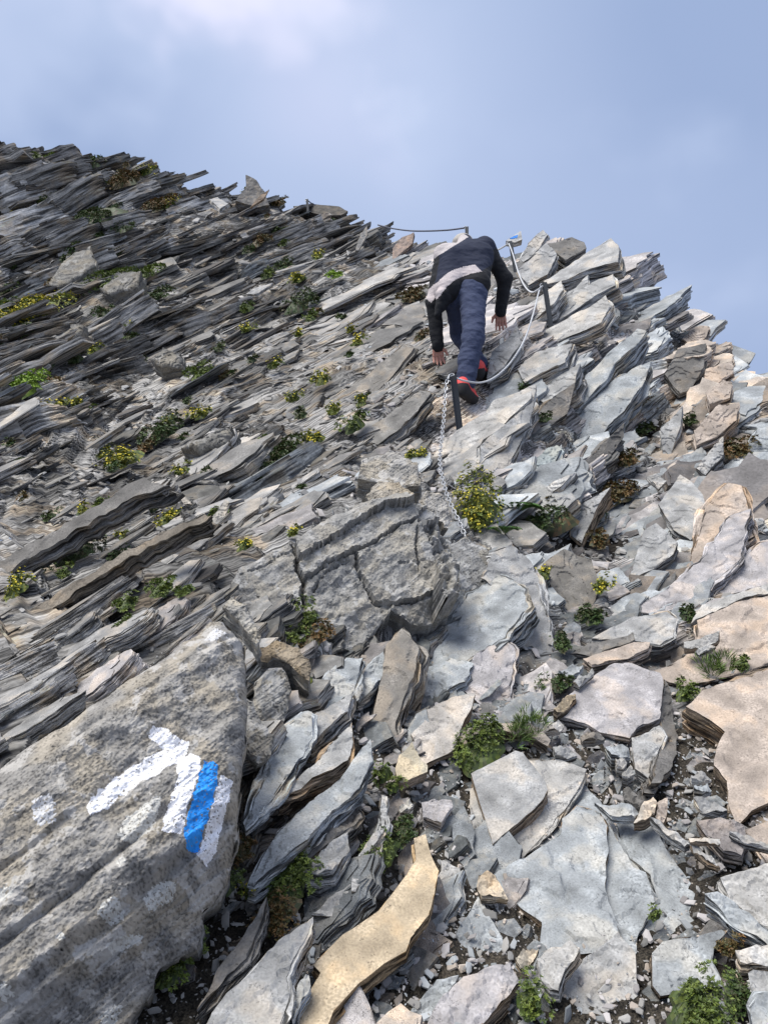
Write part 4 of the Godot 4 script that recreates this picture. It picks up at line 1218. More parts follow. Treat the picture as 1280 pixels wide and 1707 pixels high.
	bed_slab(1, [880,647, 921,618, 967,606, 958,635, 905,672], Vector3(-0.38, 0.62, 0.68), 0.20, 0.10, GREY, DULL, big)
	bed_slab(1, [700,792, 735,740, 780,705, 830,680, 885,655, 886,668, 850,700, 800,742, 745,800], Vector3(-0.32, 0.68, 0.66), 0.18, 0.08, PALE, DULL, big)
	bed_slab(1, [800,742, 850,700, 890,668, 884,700, 862,748, 835,800, 800,810], Vector3(0.1, 0.35, 0.93), 0.15, 0.10, GREY, DULL, {"beds": 7, "ragged": 1.3, "relief": 0.03, "uv": 0.9})
	bed_slab(1, [880,720, 905,675, 958,638, 945,690, 915,712], Vector3(0.15, 0.3, 0.94), 0.15, 0.08, DULL, DARK, {"beds": 7, "ragged": 1.3, "relief": 0.03, "uv": 0.9})
	bed_slab(1, [810,628, 820,590, 863,545, 868,575, 840,612], Vector3(-0.3, 0.6, 0.74), 0.12, 0.06, GREY, DULL, big)
	bed_slab(1, [863,522, 935,467, 939,484, 924,509, 877,543], Vector3(-0.42, 0.62, 0.66), 0.14, 0.10, PALE, DULL, big)
	bed_slab(1, [860,450, 910,406, 928,423, 913,459, 880,475], Vector3(-0.3, 0.4, 0.86), 0.16, 0.12, GREY, DULL, big)
	bed_slab(1, [911,407, 953,394, 973,405, 977,415, 942,437, 928,426], Vector3(-0.1, 0.45, 0.88), 0.2, 0.14, DULL, DARK, big)
	bed_slab(1, [865,430, 880,405, 905,385, 913,392, 900,412, 872,438], Vector3(-0.3, 0.45, 0.84), 0.14, 0.14, GREY, DULL, big)
	bed_slab(1, [1136,563, 1165,541, 1183,545, 1176,563, 1154,574], Vector3(-0.2, 0.55, 0.8), 0.1, 0.14, TAN, DULL, big)
	bed_slab(1, [1107,624, 1129,584, 1176,574, 1172,613, 1151,649, 1133,656], Vector3(-0.2, 0.3, 0.93), 0.12, 0.05, DULL, DARK, big)
	bed_slab(1, [1175,618, 1220,600, 1222,622, 1190,645, 1170,650], Vector3(-0.1, 0.5, 0.85), 0.1, 0.1, TAN, DULL, big)
	bed_slab(1, [1190,580, 1210,570, 1225,585, 1205,600, 1188,598], Vector3(-0.1, 0.5, 0.85), 0.1, 0.14, TAN, DULL, big)
	bed_slab(1, [1060,480, 1085,450, 1100,452, 1090,470, 1068,490], Vector3(-0.2, 0.5, 0.85), 0.1, 0.16, CREAM * 0.7, DULL, big)
	bed_slab(1, [880,820, 900,780, 935,740, 940,770, 905,830], Vector3(-0.3, 0.6, 0.75), 0.12, 0.06, BLUE, DULL, wild)
	for e in [
		[[942,491, 980,457, 978,479, 957,506, 939,524], Vector3(-0.42, 0.62, 0.66), GREY, DULL], [[800,704, 822,667, 894,644, 886,686, 867,727, 837,742, 800,764], Vector3(-0.25, 0.5, 0.83), PALE, DULL],
		[[965,652, 976,626, 1032,569, 1062,547, 1077,551, 1059,577, 1025,607, 1010,637, 980,667, 950,697, 931,719, 924,716], Vector3(-0.45, 0.5, 0.74), BLUE, DULL], [[931,727, 980,678, 1025,629, 1062,607, 1085,599, 1070,644, 1040,686, 1002,727, 965,746, 942,761], Vector3(-0.32, 0.42, 0.85), BLUE, DULL],
		[[886,772, 927,738, 935,749, 924,772, 890,806], Vector3(-0.45, 0.5, 0.74), Color(.36, .40, .40), DULL], [[957,787, 1010,734, 1040,704, 1040,727, 1010,772, 965,817], Vector3(0.1, 0.1, 0.98), DULL, DARK],
		[[879,824, 931,802, 957,787, 935,813, 886,839], Vector3(-0.4, 0.5, 0.76), PALE, DULL], [[950,854, 1017,813, 995,847, 969,907, 950,892], Vector3(-0.35, 0.4, 0.85), GREY, BROWN], [[890,850, 950,818, 960,830, 925,862, 895,872], Vector3(-0.4, 0.45, 0.8), GREY, DULL],
		[[1100,716, 1137,678, 1134,712, 1115,764, 1104,761], Vector3(-0.35, 0.4, 0.85), GREY, DULL], [[1175,652, 1205,629, 1220,637, 1216,663, 1182,678], Vector3(-0.3, 0.5, 0.81), TAN, DULL], [[1156,719, 1197,674, 1231,667, 1227,697, 1194,727, 1160,742], Vector3(-0.3, 0.5, 0.81), TAN, DULL],
		[[1160,780, 1205,727, 1205,761, 1175,791], Vector3(-0.3, 0.45, 0.84), GREY, DULL], [[1246,737, 1262,715, 1330,690, 1330,745, 1250,755], Vector3(-0.3, 0.5, 0.81), BLUE, DULL], [[1175,847, 1212,809, 1235,813, 1250,854, 1257,892, 1212,922, 1186,929, 1160,963, 1130,986], Vector3(-0.25, 0.6, 0.75), TAN, DULL],
		[[1230,660, 1260,625, 1330,610, 1330,680, 1250,690], Vector3(-0.3, 0.4, 0.86), BLUE, DULL],
	]:
		bed_slab(1, e[0], e[1], 0.17, 0.10, e[2], e[3], big)
	for e in [[78,470, 110,425, 150,408, 158,440, 130,462, 95,480], [250,598, 272,578, 300,583, 300,604, 265,612], [165,480, 205,452, 235,450, 225,475, 185,492], [300,745, 340,715, 385,705, 380,728, 330,752], [60,560, 110,535, 140,538, 130,558, 80,575]]:
		bed_slab(0, e, Vector3(-0.15, 0.5, 0.85), 0.3, 0.16, Color(.30, .29, .265), DULL, {"beds": 6, "round": 0.05, "relief": 0.05, "steps": 0.012, "uv": 0.8, "block": true, "rough": 0.12})
	# --- outcrop of massive grey beds beside the chain
	outcrop_mass()
	var block := {"beds": 4, "round": 0.012, "relief": 0.022, "steps": 0.004, "uv": 1.5, "block": true, "rough": 0.3, "ahead": 2.73, "ragged": 1.0}
	var front := Vector3(0.12, 0.42, 0.9)
	var outcrop := Color(.40, .39, .365)
	bed_slab(1, [609,828, 630,800, 665,803, 690,822, 680,838, 646,840, 618,841], Vector3(0.0, 0.55, 0.83), 0.25, 0.0, Color(.55, .5, .42), outcrop, block.merged({"ahead": 2.98, "relief": 0.03}, true))
	bed_slab(1, [597,800, 602,768, 650,750, 697,772, 700,808, 650,812], Vector3(0.0, 0.45, 0.88), 0.25, 0.0, Color(.5, .48, .44), outcrop, block.merged({"ahead": 3.28, "relief": 0.04}, true))
	bed_slab(1, [700,835, 712,815, 740,820, 755,855, 748,880, 728,858], Vector3(0.3, 0.4, 0.86), 0.25, 0.0, Color(.55, .53, .49), outcrop, block.merged({"ahead": 3.08, "relief": 0.03}, true))
	bed_slab(1, [745,915, 775,895, 812,915, 822,955, 800,985, 765,985], Vector3(0.1, 0.55, 0.82), 0.2, 0.0, Color(.42, .42, .41), outcrop, block.merged({"ahead": 3.03, "relief": 0.04}, true))
	bed_slab(1, [427,1082, 458,1065, 499,1078, 520,1110, 515,1140, 496,1124, 483,1108, 467,1099, 436,1104], Vector3(0.1, 0.55, 0.83), 0.15, 0.0, Color(.36, .30, .22), outcrop, block.merged({"ahead": 2.18}, true))
	bed_slab(1, [421,1185, 424,1136, 449,1111, 473,1108, 488,1149, 476,1200, 455,1225, 430,1205], Vector3(0.2, 0.35, 0.91), 0.2, 0.0, outcrop, outcrop, block.merged({"ahead": 2.08}, true))
	bed_slab(1, [403,1150, 422,1170, 440,1205, 458,1228, 452,1262, 430,1275, 410,1255], Vector3(0.25, 0.35, 0.9), 0.2, 0.0, outcrop, outcrop, block.merged({"ahead": 1.93}, true))
	bed_slab(1, [370,1008, 385,993, 412,1008, 437,1060, 427,1072, 400,1037], Vector3(0.1, 0.5, 0.86), 0.1, 0.0, QUARTZ, PALE, block.merged({"ahead": 2.08, "relief": 0.02}, true))
	# --- wide beds under the foreground slabs, and the stones of the bottom right hollow
	bed_slab(2, [800,1400, 960,1290, 1000,1340, 1110,1520, 1080,1600, 1070,1800, 880,1800, 905,1640, 850,1520], 33, 0.12, -0.05, BLUE, DULL, thick_)
	bed_slab(2, [620,1800, 690,1600, 735,1440, 800,1480, 850,1580, 870,1640, 800,1800], 29, 0.10, -0.04, GREY, DULL, wild)
	bed_slab(2, [1174,1498, 1196,1494, 1227,1507, 1280,1548, 1350,1590, 1350,1620, 1249,1551, 1221,1538, 1196,1513], 34, 0.05, 0.06, BLUE, DULL, thick_)
	bed_slab(2, [1225,1590, 1260,1575, 1350,1575, 1350,1604, 1233,1606], 30, 0.05, 0.05, PALE, DULL, thick_)
	bed_slab(2, [1246,1623, 1290,1612, 1350,1616, 1350,1650, 1252,1656], 34, 0.06, 0.03, GREY, DULL, thick_)
	bed_slab(2, [1249,1676, 1261,1657, 1350,1656, 1350,1740, 1252,1700], 36, 0.08, 0.03, BLUE, DULL, thick_)
	bed_slab(2, [1200,1470, 1260,1450, 1350,1440, 1350,1560, 1260,1540, 1215,1500], 34, 0.06, 0.02, PALE, DULL, wild)
	bed_slab(2, [1240,1385, 1300,1360, 1350,1350, 1350,1430, 1280,1440], 34, 0.06, 0.03, TAN, DULL, thick_)
	loose_slab("arched_stone", [764,1243, 763,1218, 802,1208, 840,1203, 877,1205, 900,1218, 917,1236, 912,1246, 895,1236, 877,1226, 840,1223, 809,1232, 777,1244], Vector3(0.0, 0.5, 0.86), 0.10, 0.07, Color(.50, .44, .38), Color(.42, .34, .26), "arched quartz-crusted stone bridging the green cushion above the quadrangular slab", "", {"beds": 5, "relief": 0.014, "rough": 0.2})
	# --- long ledges of the hillside, seen from their broken fronts
	var ledge := {"beds": 6, "ragged": 1.6, "relief": 0.016, "steps": 0.004, "uv": 1.2, "rough": 0.22}
	for e in [
		[[-60,975, 90,884, 216,812, 244,800, 284,812, 216,836, 90,908, -60,1000], 2.95, DULL],
		[[15,1044, 180,938, 252,896, 345,856, 354,864, 259,907, 172,960, 43,1046], 2.6, Color(.24, .21, .17)],
		[[520,690, 600,630, 670,575, 690,580, 640,640, 560,700], 5.9, Color(.28, .265, .24)],
		[[560,760, 620,710, 700,650, 720,655, 670,715, 590,770], 4.9, Color(.28, .27, .25)],
	]:
		bed_slab(0, e[0], Vector3(-0.30, 0.42, 0.86), 0.085 * e[1] / 3.0, 0.02, e[2], DULL, ledge.merged({"ahead": e[1], "turn": -0.1, "front": true}, true))

# One mass of rock with a face, deep joints and stepped facets; every outline is given by the sight lines of its corners.
func massif(outline_px: Array, nrm: Vector3, mid: Vector3, joints: Array, facets: Array, back: float, cell: float, uv: float, grain_: float) -> Array:
	nrm = nrm.normalized()
	var ax := (strike - nrm * strike.dot(nrm)).normalized()
	var az := ax.cross(nrm).normalized()
	var r := RandomNumberGenerator.new()
	r.seed = 41
	var outline := resample(flat_of(outline_px, mid, nrm, ax, az), 200, 0.1, r)
	var lines := []
	for j in joints:
		lines.append([flat_of(j[0], mid, nrm, ax, az), j[1], j[2]])
	var areas := []
	for f in facets:
		areas.append([flat_of(f[0], mid, nrm, ax, az), f[1], f[2], f[3]])
	var box := Rect2(outline[0], Vector2.ZERO)
	for p in outline:
		box = box.expand(p)
	var pts := PackedVector2Array(outline)
	var y := box.position.y
	while y < box.end.y:
		var x := box.position.x
		while x < box.end.x:
			var p := Vector2(x, y) + Vector2(r.randf_range(-0.35, 0.35), r.randf_range(-0.35, 0.35)) * cell
			if Geometry2D.is_point_in_polygon(p, outline):
				pts.append(p)
			x += cell
		y += cell
	var n := outline.size()
	var at := PackedVector3Array()
	for p in pts:
		var w := p + Vector2(noise.get_noise_2d(p.x * 900.0, p.y * 900.0), noise.get_noise_2d(p.x * 900.0 + 300.0, p.y * 900.0)) * 0.012
		var bed := floorf(w.y / 0.05 + noise.get_noise_2d(w.x * 200.0, 4.0))
		var h := grain_ * (0.030 * noise.get_noise_2d(w.x * 300.0, w.y * 500.0) + 0.010 * noise.get_noise_2d(w.x * 1500.0, w.y * 2600.0) + 0.004 * fine.get_noise_2d(p.x * 7000.0, p.y * 7000.0) + 0.012 * (scatter(bed, 2.0) - 0.5))
		for f in areas:
			if Geometry2D.is_point_in_polygon(w, f[0]):
				var c: Vector2 = f[0][0]
				h += f[1] + (w - c).dot(f[2]) + f[3] * fine.get_noise_2d(p.x * 1600.0, p.y * 1600.0)
				break
		for l in lines:
			var d := 1e9
			var line: PackedVector2Array = l[0]
			for k in line.size() - 1:
				d = minf(d, Geometry2D.get_closest_point_to_segment(w, line[k], line[k + 1]).distance_to(w))
			var wide: float = l[1] * (0.75 + 0.8 * absf(noise.get_noise_2d(p.x * 700.0, p.y * 700.0)))
			h -= l[2] * smoothstep(wide, wide * 0.35, d)
		var e := 1e9
		for k in range(0, n, 3):
			e = minf(e, Geometry2D.get_closest_point_to_segment(p, outline[k], outline[(k + 3) % n]).distance_to(p))
		if e < 0.014:
			var t := 1.0 - e / 0.014
			h -= 0.014 * (1.0 - sqrt(maxf(0.0, 1.0 - t * t)))
		at.append(Vector3(p.x, h, p.y))
	var soup := Soup.new()
	var tris := Geometry2D.triangulate_delaunay(pts)
	for k in range(0, tris.size(), 3):
		if Geometry2D.is_point_in_polygon((pts[tris[k]] + pts[tris[k + 1]] + pts[tris[k + 2]]) / 3.0, outline):
			soup.tri(at[tris[k]], at[tris[k + 1]], at[tris[k + 2]], pts[tris[k]] * uv, pts[tris[k + 1]] * uv, pts[tris[k + 2]] * uv, Vector3.UP)
	for i in n:
		var j := (i + 1) % n
		var a := at[i]
		var b := at[j]
		for s in 5:
			var drop := back * (s + 1) / 5.0
			var a2 := Vector3(at[i].x, at[i].y - drop, at[i].z) + Vector3(at[i].x, 0, at[i].z).normalized() * 0.025 * fine.get_noise_2d(i * 30.0, s * 90.0)
			var b2 := Vector3(at[j].x, at[j].y - drop, at[j].z) + Vector3(at[j].x, 0, at[j].z).normalized() * 0.025 * fine.get_noise_2d(j * 30.0, s * 90.0)
			var out := Vector3(a.x, 0.0, a.z)
			soup.tri(a, b, b2, Vector2(i * .02, a.y) * uv, Vector2(j * .02, b.y) * uv, Vector2(j * .02, b2.y) * uv, out)
			soup.tri(a, b2, a2, Vector2(i * .02, a.y) * uv, Vector2(j * .02, b2.y) * uv, Vector2(i * .02, a2.y) * uv, out)
			a = a2
			b = b2
	return [mesh_of([soup]), Transform3D(Basis(ax, nrm, az), mid)]

func outcrop_mass() -> void:
	var m := massif([370,1002, 399,943, 489,899, 545,866, 599,841, 640,834, 677,829, 708,848, 735,860, 752,905, 765,955, 758,1005, 735,1023, 689,1031, 655,1014, 632,1040, 604,1082, 568,1078, 530,1047, 507,1047, 458,1060, 439,1072], Vector3(0.16, 0.40, 0.90), spot(575, 950, 2.70),
		[[[489,898, 495,946, 506,970, 509,1050], 0.010, 0.05], [[503,968, 540,945, 574,929, 640,895, 695,868], 0.006, 0.03], [[497,935, 545,905, 599,872, 640,850], 0.004, 0.014], [[590,921, 598,946, 611,975, 626,997, 663,1003, 700,992], 0.006, 0.03], [[694,872, 694,915, 698,948], 0.004, 0.02], [[524,1000, 530,965, 560,945, 580,934], 0.004, 0.02], [[430,985, 440,1020, 455,1058], 0.003, 0.01], [[540,905, 575,915, 580,930], 0.003, 0.01], [[660,940, 690,935, 720,950], 0.003, 0.01], [[400,960, 450,940, 495,915], 0.004, 0.012]],
		[[[702,880, 735,858, 770,905, 785,1010, 735,1040, 724,985, 729,942], -0.004, Vector2(-0.55, 0.0), 0.06], [[655,1003, 724,982, 760,1003, 740,1040, 650,1040], -0.012, Vector2(0.0, -0.5), 0.02], [[480,903, 500,935, 545,905, 640,848, 690,845, 660,820, 560,840], 0.0, Vector2(0.0, 0.5), 0.01], [[497,935, 545,905, 640,848, 710,845, 695,870, 574,930, 503,968], 0.008, Vector2(0, 0.08), 0.012], [[592,921, 640,897, 695,869, 729,942, 724,982, 661,1002, 626,996, 600,946], 0.006, Vector2(0.06, -0.06), 0.01], [[509,968, 592,921, 626,996, 660,1003, 604,1090, 500,1050], -0.008, Vector2(0, -0.12), 0.014]],
		0.4, 0.0065, 1.6, 0.6)
	var outcrop_skin := stone("rock", Color(.60, .59, .56), 0.7)
	outcrop_skin.uv1_triplanar = true
	outcrop_skin.uv1_scale = Vector3(1.6, 1.6, 1.6)
	var o := piece("rock_outcrop", m[0], [outcrop_skin], self)
	o.transform = m[1]
	tag(o, "massive fractured grey outcrop of thick beds left of the hanging chain", "rock")
	taken.append(PackedVector2Array([Vector2(-0.7, 3.0), Vector2(0.35, 3.2), Vector2(0.35, 3.7), Vector2(-0.6, 3.7)]))

# ---------------------------------------------------------------- the painted boulder
func flat_of(corners: Array, mid: Vector3, nrm: Vector3, ax: Vector3, az: Vector3) -> PackedVector2Array:
	var out := PackedVector2Array()
	for k in range(0, corners.size(), 2):
		var d := sight(corners[k], corners[k + 1])
		var p := EYE + d * ((mid - EYE).dot(nrm) / d.dot(nrm))
		out.append(Vector2((p - mid).dot(ax), (p - mid).dot(az)))
	return out

func painted_boulder() -> void:
	var nrm := Vector3(0.20, 0.40, 0.89).normalized()
	var mid := spot(190, 1400, 1.36)
	var ax := (strike - nrm * strike.dot(nrm)).normalized()
	var az := ax.cross(nrm).normalized()
	var r := RandomNumberGenerator.new()
	r.seed = 5
	var outline := resample(flat_of([-90,1310, 0,1240, 150,1142, 290,1055, 350,1010, 375,1005, 395,1030, 412,1060, 418,1110, 412,1200, 406,1300, 405,1380, 385,1440, 345,1500, 330,1560, 300,1580, 265,1592, 245,1640, 205,1690, 190,1790, -90,1790], mid, nrm, ax, az), 170, 0.09, r)
	var marks := {}
	for e in [
		["white_painted_arrow", [145,1344, 151,1358, 179,1346, 213,1316, 264,1287, 298,1270, 315,1253, 315,1236, 294,1223, 256,1210, 249,1225, 273,1246, 238,1270, 192,1293, 166,1316]],
		["white_painted_stripe", [292,1282, 298,1265, 317,1256, 336,1267, 336,1287, 317,1338, 303,1389, 270,1389, 273,1363, 298,1295]],
		["blue_painted_stripe", [340,1270, 364,1274, 364,1304, 349,1355, 332,1410, 313,1408, 305,1395, 319,1338]],
		["white_painted_stripe", [368,1291, 390,1295, 377,1351, 362,1406, 347,1429, 330,1414, 341,1385]],
		["faded_white_mark", [340,1061, 352,1040, 362,1029, 374,1040, 388,1059, 374,1047, 362,1061]],
		["faded_white_mark", [54,1333, 84,1326, 95,1342, 94,1368, 72,1376, 57,1370]],
		["lichen_patch", [196,1392, 210,1360, 240,1340, 268,1325, 266,1352, 252,1385, 228,1402, 205,1404]],
		["lichen_patch", [160,1520, 172,1502, 190,1490, 205,1508, 204,1530, 182,1536]],
		["lichen_patch", [236,1490, 250,1470, 275,1458, 294,1462, 288,1488, 262,1500, 246,1510]],
		["lichen_patch", [170,1568, 200,1552, 236,1545, 230,1560, 196,1575, 180,1582]],
		["lichen_patch", [-10,1480, 20,1478, 28,1488, 10,1500, -10,1510]],
		["lichen_patch", [88,1556, 104,1552, 110,1562, 98,1568]],
		["lichen_patch", [0,1640, 12,1634, 16,1655, 4,1668, -10,1664]],
		["lichen_patch", [192,1435, 205,1428, 214,1436, 200,1448]],
		["lichen_patch", [150,1690, 180,1665, 196,1668, 180,1700, 160,1712]],
	]:
		if not marks.has(e[0]):
			marks[e[0]] = []
		marks[e[0]].append(resample(flat_of(e[1], mid, nrm, ax, az), 70, 0.26 if e[0].contains("painted") else 0.5, r))
	# ledge lines run with the beds (along x)
	var crest := flat_of([0,1300, 330,1082, 0,1425, 290,1255, 0,1530, 290,1385, 0,1600, 300,1500], mid, nrm, ax, az)
	var z1 := 0.5 * (crest[0].y + crest[1].y)
	var z2 := 0.5 * (crest[2].y + crest[3].y)
	var z3 := 0.5 * (crest[4].y + crest[5].y)
	var z4 := 0.5 * (crest[6].y + crest[7].y)
	var shape := func(p: Vector2) -> float:
		var w := p.y + 0.012 * noise.get_noise_2d(p.x * 300.0, p.y * 300.0)
		var h := 0.020 * noise.get_noise_2d(p.x * 420.0 + 50.0, p.y * 700.0) + 0.006 * noise.get_noise_2d(p.x * 2000.0, p.y * 3200.0) + 0.0025 * fine.get_noise_2d(p.x * 9000.0, p.y * 9000.0)
		h -= 0.045 * smoothstep(z1 + 0.02, z1 - 0.05, w) * 0.9
		h -= 0.014 * exp(-pow((w - z1 - 0.005) / 0.008, 2.0)) * (0.5 + 0.9 * noise.get_noise_2d(p.x * 500.0, 9.0))
		h -= 0.013 * exp(-pow((w - z2) / 0.006, 2.0)) * smoothstep(0.1, -0.1, p.x + 0.05)
		h -= 0.016 * exp(-pow((w - z3) / 0.006, 2.0)) * smoothstep(0.16, 0.0, p.x)
		h -= 0.03 * smoothstep(z3, z3 + 0.12, w)
		h -= 0.02 * exp(-pow((w - z4) / 0.01, 2.0))
		# the lower overhang breaks into thin beds
		h -= 0.10 * smoothstep(z4 - 0.02, z4 + 0.1, w)
		h += 0.014 * smoothstep(z4, z4 + 0.05, w) * fine.get_noise_2d(w * 7000.0, p.x * 500.0)
		return h
	var soups := {"body": Soup.new()}
	for k in marks:
		for i in marks[k].size():
			soups[k + str(i)] = Soup.new()
	var box := Rect2(outline[0], Vector2.ZERO)
	for p in outline:
		box = box.expand(p)
	var pts := PackedVector2Array(outline)
	var cell := 0.0032
	var fine_box := Rect2(marks.white_painted_arrow[0][0], Vector2.ZERO)
	for k in marks:
		if k.contains("painted"):
			for poly in marks[k]:
				for p in poly:
					fine_box = fine_box.expand(p)
	fine_box = fine_box.grow(0.01)
	var y := box.position.y
	while y < box.end.y:
		var x := box.position.x
		while x < box.end.x:
			var p := Vector2(x, y) + Vector2(r.randf_range(-0.3, 0.3), r.randf_range(-0.3, 0.3)) * cell
			if Geometry2D.is_point_in_polygon(p, outline) and not fine_box.has_point(p):
				pts.append(p)
			x += cell
		y += cell
	y = fine_box.position.y
	while y < fine_box.end.y:
		var x := fine_box.position.x
		while x < fine_box.end.x:
			var p := Vector2(x, y) + Vector2(r.randf_range(-0.25, 0.25), r.randf_range(-0.25, 0.25)) * 0.002
			if Geometry2D.is_point_in_polygon(p, outline):
				pts.append(p)
			x += 0.002
		y += 0.002
	var n := outline.size()
	var at := PackedVector3Array()
	for p in pts:
		var h: float = shape.call(p)
		var d := 1e9
		for k in range(0, n, 3):
			d = minf(d, Geometry2D.get_closest_point_to_segment(p, outline[k], outline[(k + 3) % n]).distance_to(p))
		if d < 0.06:
			var e := 1.0 - d / 0.06
			h -= 0.06 * (1.0 - sqrt(maxf(0.0, 1.0 - e * e)))
		at.append(Vector3(p.x, h, p.y))
	var tris := Geometry2D.triangulate_delaunay(pts)
	for k in range(0, tris.size(), 3):
		var c := (pts[tris[k]] + pts[tris[k + 1]] + pts[tris[k + 2]]) / 3.0
		if not Geometry2D.is_point_in_polygon(c, outline):
			continue
		var to := "body"
		for m in marks:
			for i in marks[m].size():
				if Geometry2D.is_point_in_polygon(c, marks[m][i]):
					# worn paint and lichen leave bare specks
					var worn := fine.get_noise_2d(c.x * 14000.0, c.y * 14000.0)
					if worn > (-0.40 if m.contains("paint") else -0.26):
						to = m + str(i)
		soups[to].tri(at[tris[k]], at[tris[k + 1]], at[tris[k + 2]], pts[tris[k]] * 2.0, pts[tris[k + 1]] * 2.0, pts[tris[k + 2]] * 2.0, Vector3.UP)
	# sides and back
	var body: Soup = soups.body
	for i in n:
		var j := (i + 1) % n
		var a := at[i]
		var b := at[j]
		for s in 4:
			var a2 := Vector3(at[i].x * (1.0 - 0.02 * s), at[i].y - 0.11 * (s + 1), at[i].z * (1.0 - 0.02 * s))
			var b2 := Vector3(at[j].x * (1.0 - 0.02 * s), at[j].y - 0.11 * (s + 1), at[j].z * (1.0 - 0.02 * s))
			a2 += Vector3(a2.x, 0, a2.z).normalized() * 0.02 * fine.get_noise_2d(i * 40.0, s * 90.0)
			b2 += Vector3(b2.x, 0, b2.z).normalized() * 0.02 * fine.get_noise_2d(j * 40.0, s * 90.0)
			var out := Vector3(a.x, 0.0, a.z)
			body.tri(a, b, b2, Vector2(i * .02, a.y) * 2.0, Vector2(j * .02, b.y) * 2.0, Vector2(j * .02, b2.y) * 2.0, out)
			body.tri(a, b2, a2, Vector2(i * .02, a.y) * 2.0, Vector2(j * .02, b2.y) * 2.0, Vector2(i * .02, a2.y) * 2.0, out)
			a = a2
			b = b2
	var o := thing("painted_boulder", mid, "large weathered boulder painted with a white arrow and white-blue-white trail stripes", "boulder")
	o.basis = Basis(ax, nrm, az)
	var skin := stone("rock", Color(.60, .575, .53), 0.6)
	piece("rock_body", mesh_of([body]), [skin], o)
	var white := stone("rock", Color(.92, .92, .94), 0.8)
	var blue := stone("rock", Color(.035, .33, .90), 0.8)
	var faded := stone("rock", Color(.64, .64, .64), 0.8)
	var lichen := stone("rock", Color(.60, .59, .545), 0.8)
	white.albedo_texture = tex.paint
	lichen.albedo_texture = tex.paint
	faded.albedo_texture = tex.paint
	blue.albedo_texture = tex.paint
	for k in marks:
		for i in marks[k].size():
			if soups[k + str(i)].v.size():
				piece(k, mesh_of([soups[k + str(i)]]), [blue if k.begins_with("blue") else white if k.contains("painted") else faded if k.begins_with("faded") else lichen], o)

# ---------------------------------------------------------------- tubes, posts, ropes, chain
func tube(path: PackedVector3Array, radius: float, sides: int, twist := 0.0, depth := 0.0, taper := 1.0) -> Soup:
	var s := Soup.new()
	var prev := PackedVector3Array()
	var up := Vector3(0.3, 0.2, 0.9).normalized()
	var run := 0.0
	for i in path.size():
		var d := (path[mini(i + 1, path.size() - 1)] - path[maxi(i - 1, 0)]).normalized()
		up = (up - d * up.dot(d)).normalized()
		var side := d.cross(up)
		if i:
			run += path[i].distance_to(path[i - 1])
		var ring := PackedVector3Array()
		var rr := radius * lerpf(1.0, taper, float(i) / maxf(path.size() - 1, 1))
		for k in sides:
			var a := TAU * k / sides
			ring.append(path[i] + (up * cos(a) + side * sin(a)) * rr * (1.0 + depth * cos(3.0 * a - run * twist)))
		if i:
			for k in sides:
				var j := (k + 1) % sides
				var out := prev[k] - path[i - 1]
				s.tri(prev[k], prev[j], ring[j], Vector2.ZERO, Vector2.ZERO, Vector2.ZERO, out)
				s.tri(prev[k], ring[j], ring[k], Vector2.ZERO, Vector2.ZERO, Vector2.ZERO, out)
		prev = ring
	return s

func curve_through(points: Array, step: float) -> PackedVector3Array:
	var c := Curve3D.new()
	c.bake_interval = step
	for i in points.size():
		var t: Vector3 = (points[mini(i + 1, points.size() - 1)] - points[maxi(i - 1, 0)]) / 6.0
		c.add_point(points[i], -t, t)
	return c.get_baked_points()

func box_soup(s: Soup, a: Vector3, b: Vector3, x: Vector3, z: Vector3, hx: float, hz: float) -> void:   # a bar from a to b with bevelled edges
	var ring := []
	var c := 0.18
	for q in [Vector2(-1 + c, -1), Vector2(1 - c, -1), Vector2(1, -1 + c), Vector2(1, 1 - c), Vector2(1 - c, 1), Vector2(-1 + c, 1), Vector2(-1, 1 - c), Vector2(-1, -1 + c)]:
		ring.append(x * q.x * hx + z * q.y * hz)
	for i in 8:
		var j := (i + 1) % 8
		s.tri(a + ring[i], a + ring[j], b + ring[j], Vector2.ZERO, Vector2.ZERO, Vector2.ZERO, ring[i])
		s.tri(a + ring[i], b + ring[j], b + ring[i], Vector2.ZERO, Vector2.ZERO, Vector2.ZERO, ring[i])
		s.tri(b, b + ring[i], b + ring[j], Vector2.ZERO, Vector2.ZERO, Vector2.ZERO, b - a)
		s.tri(a, a + ring[i], a + ring[j], Vector2.ZERO, Vector2.ZERO, Vector2.ZERO, a - b)

func steel_post(base: Vector3, top: Vector3, wide: float, label: String, group: String) -> void:
	var o := thing("steel_post", base, label, "post", group)
	var d := top - base
	var up := d.normalized()
	var x := (Vector3(1, 0, 0.25) - up * up.dot(Vector3(1, 0, 0.25))).normalized()
	var z := x.cross(up).normalized()
	var s := Soup.new()
	box_soup(s, -up * 0.15, d, x, z, wide * 0.5, wide * 0.11)
	box_soup(s, -up * 0.15, d * 0.998, z, x, wide * 0.0, wide * 0.0)
	piece("flange", mesh_of([s]), [mats.steel], o)
	var s2 := Soup.new()
	box_soup(s2, -x * wide * 0.42 - z * wide * 0.12 - up * 0.15, d * 0.999 - x * wide * 0.42 - z * wide * 0.12, z, x, wide * 0.36, wide * 0.10)
	piece("flange", mesh_of([s2]), [mats.steel], o)
	var ring := PackedVector3Array()
	for k in 17:
		var a := TAU * k / 16.0
		ring.append(d * 0.94 + (x * cos(a) + up * sin(a)) * wide * 0.45 - x * wide * 0.5)
	piece("eye_ring", mesh_of([tube(ring, wide * 0.11, 6)]), [mats.galvanized], o)

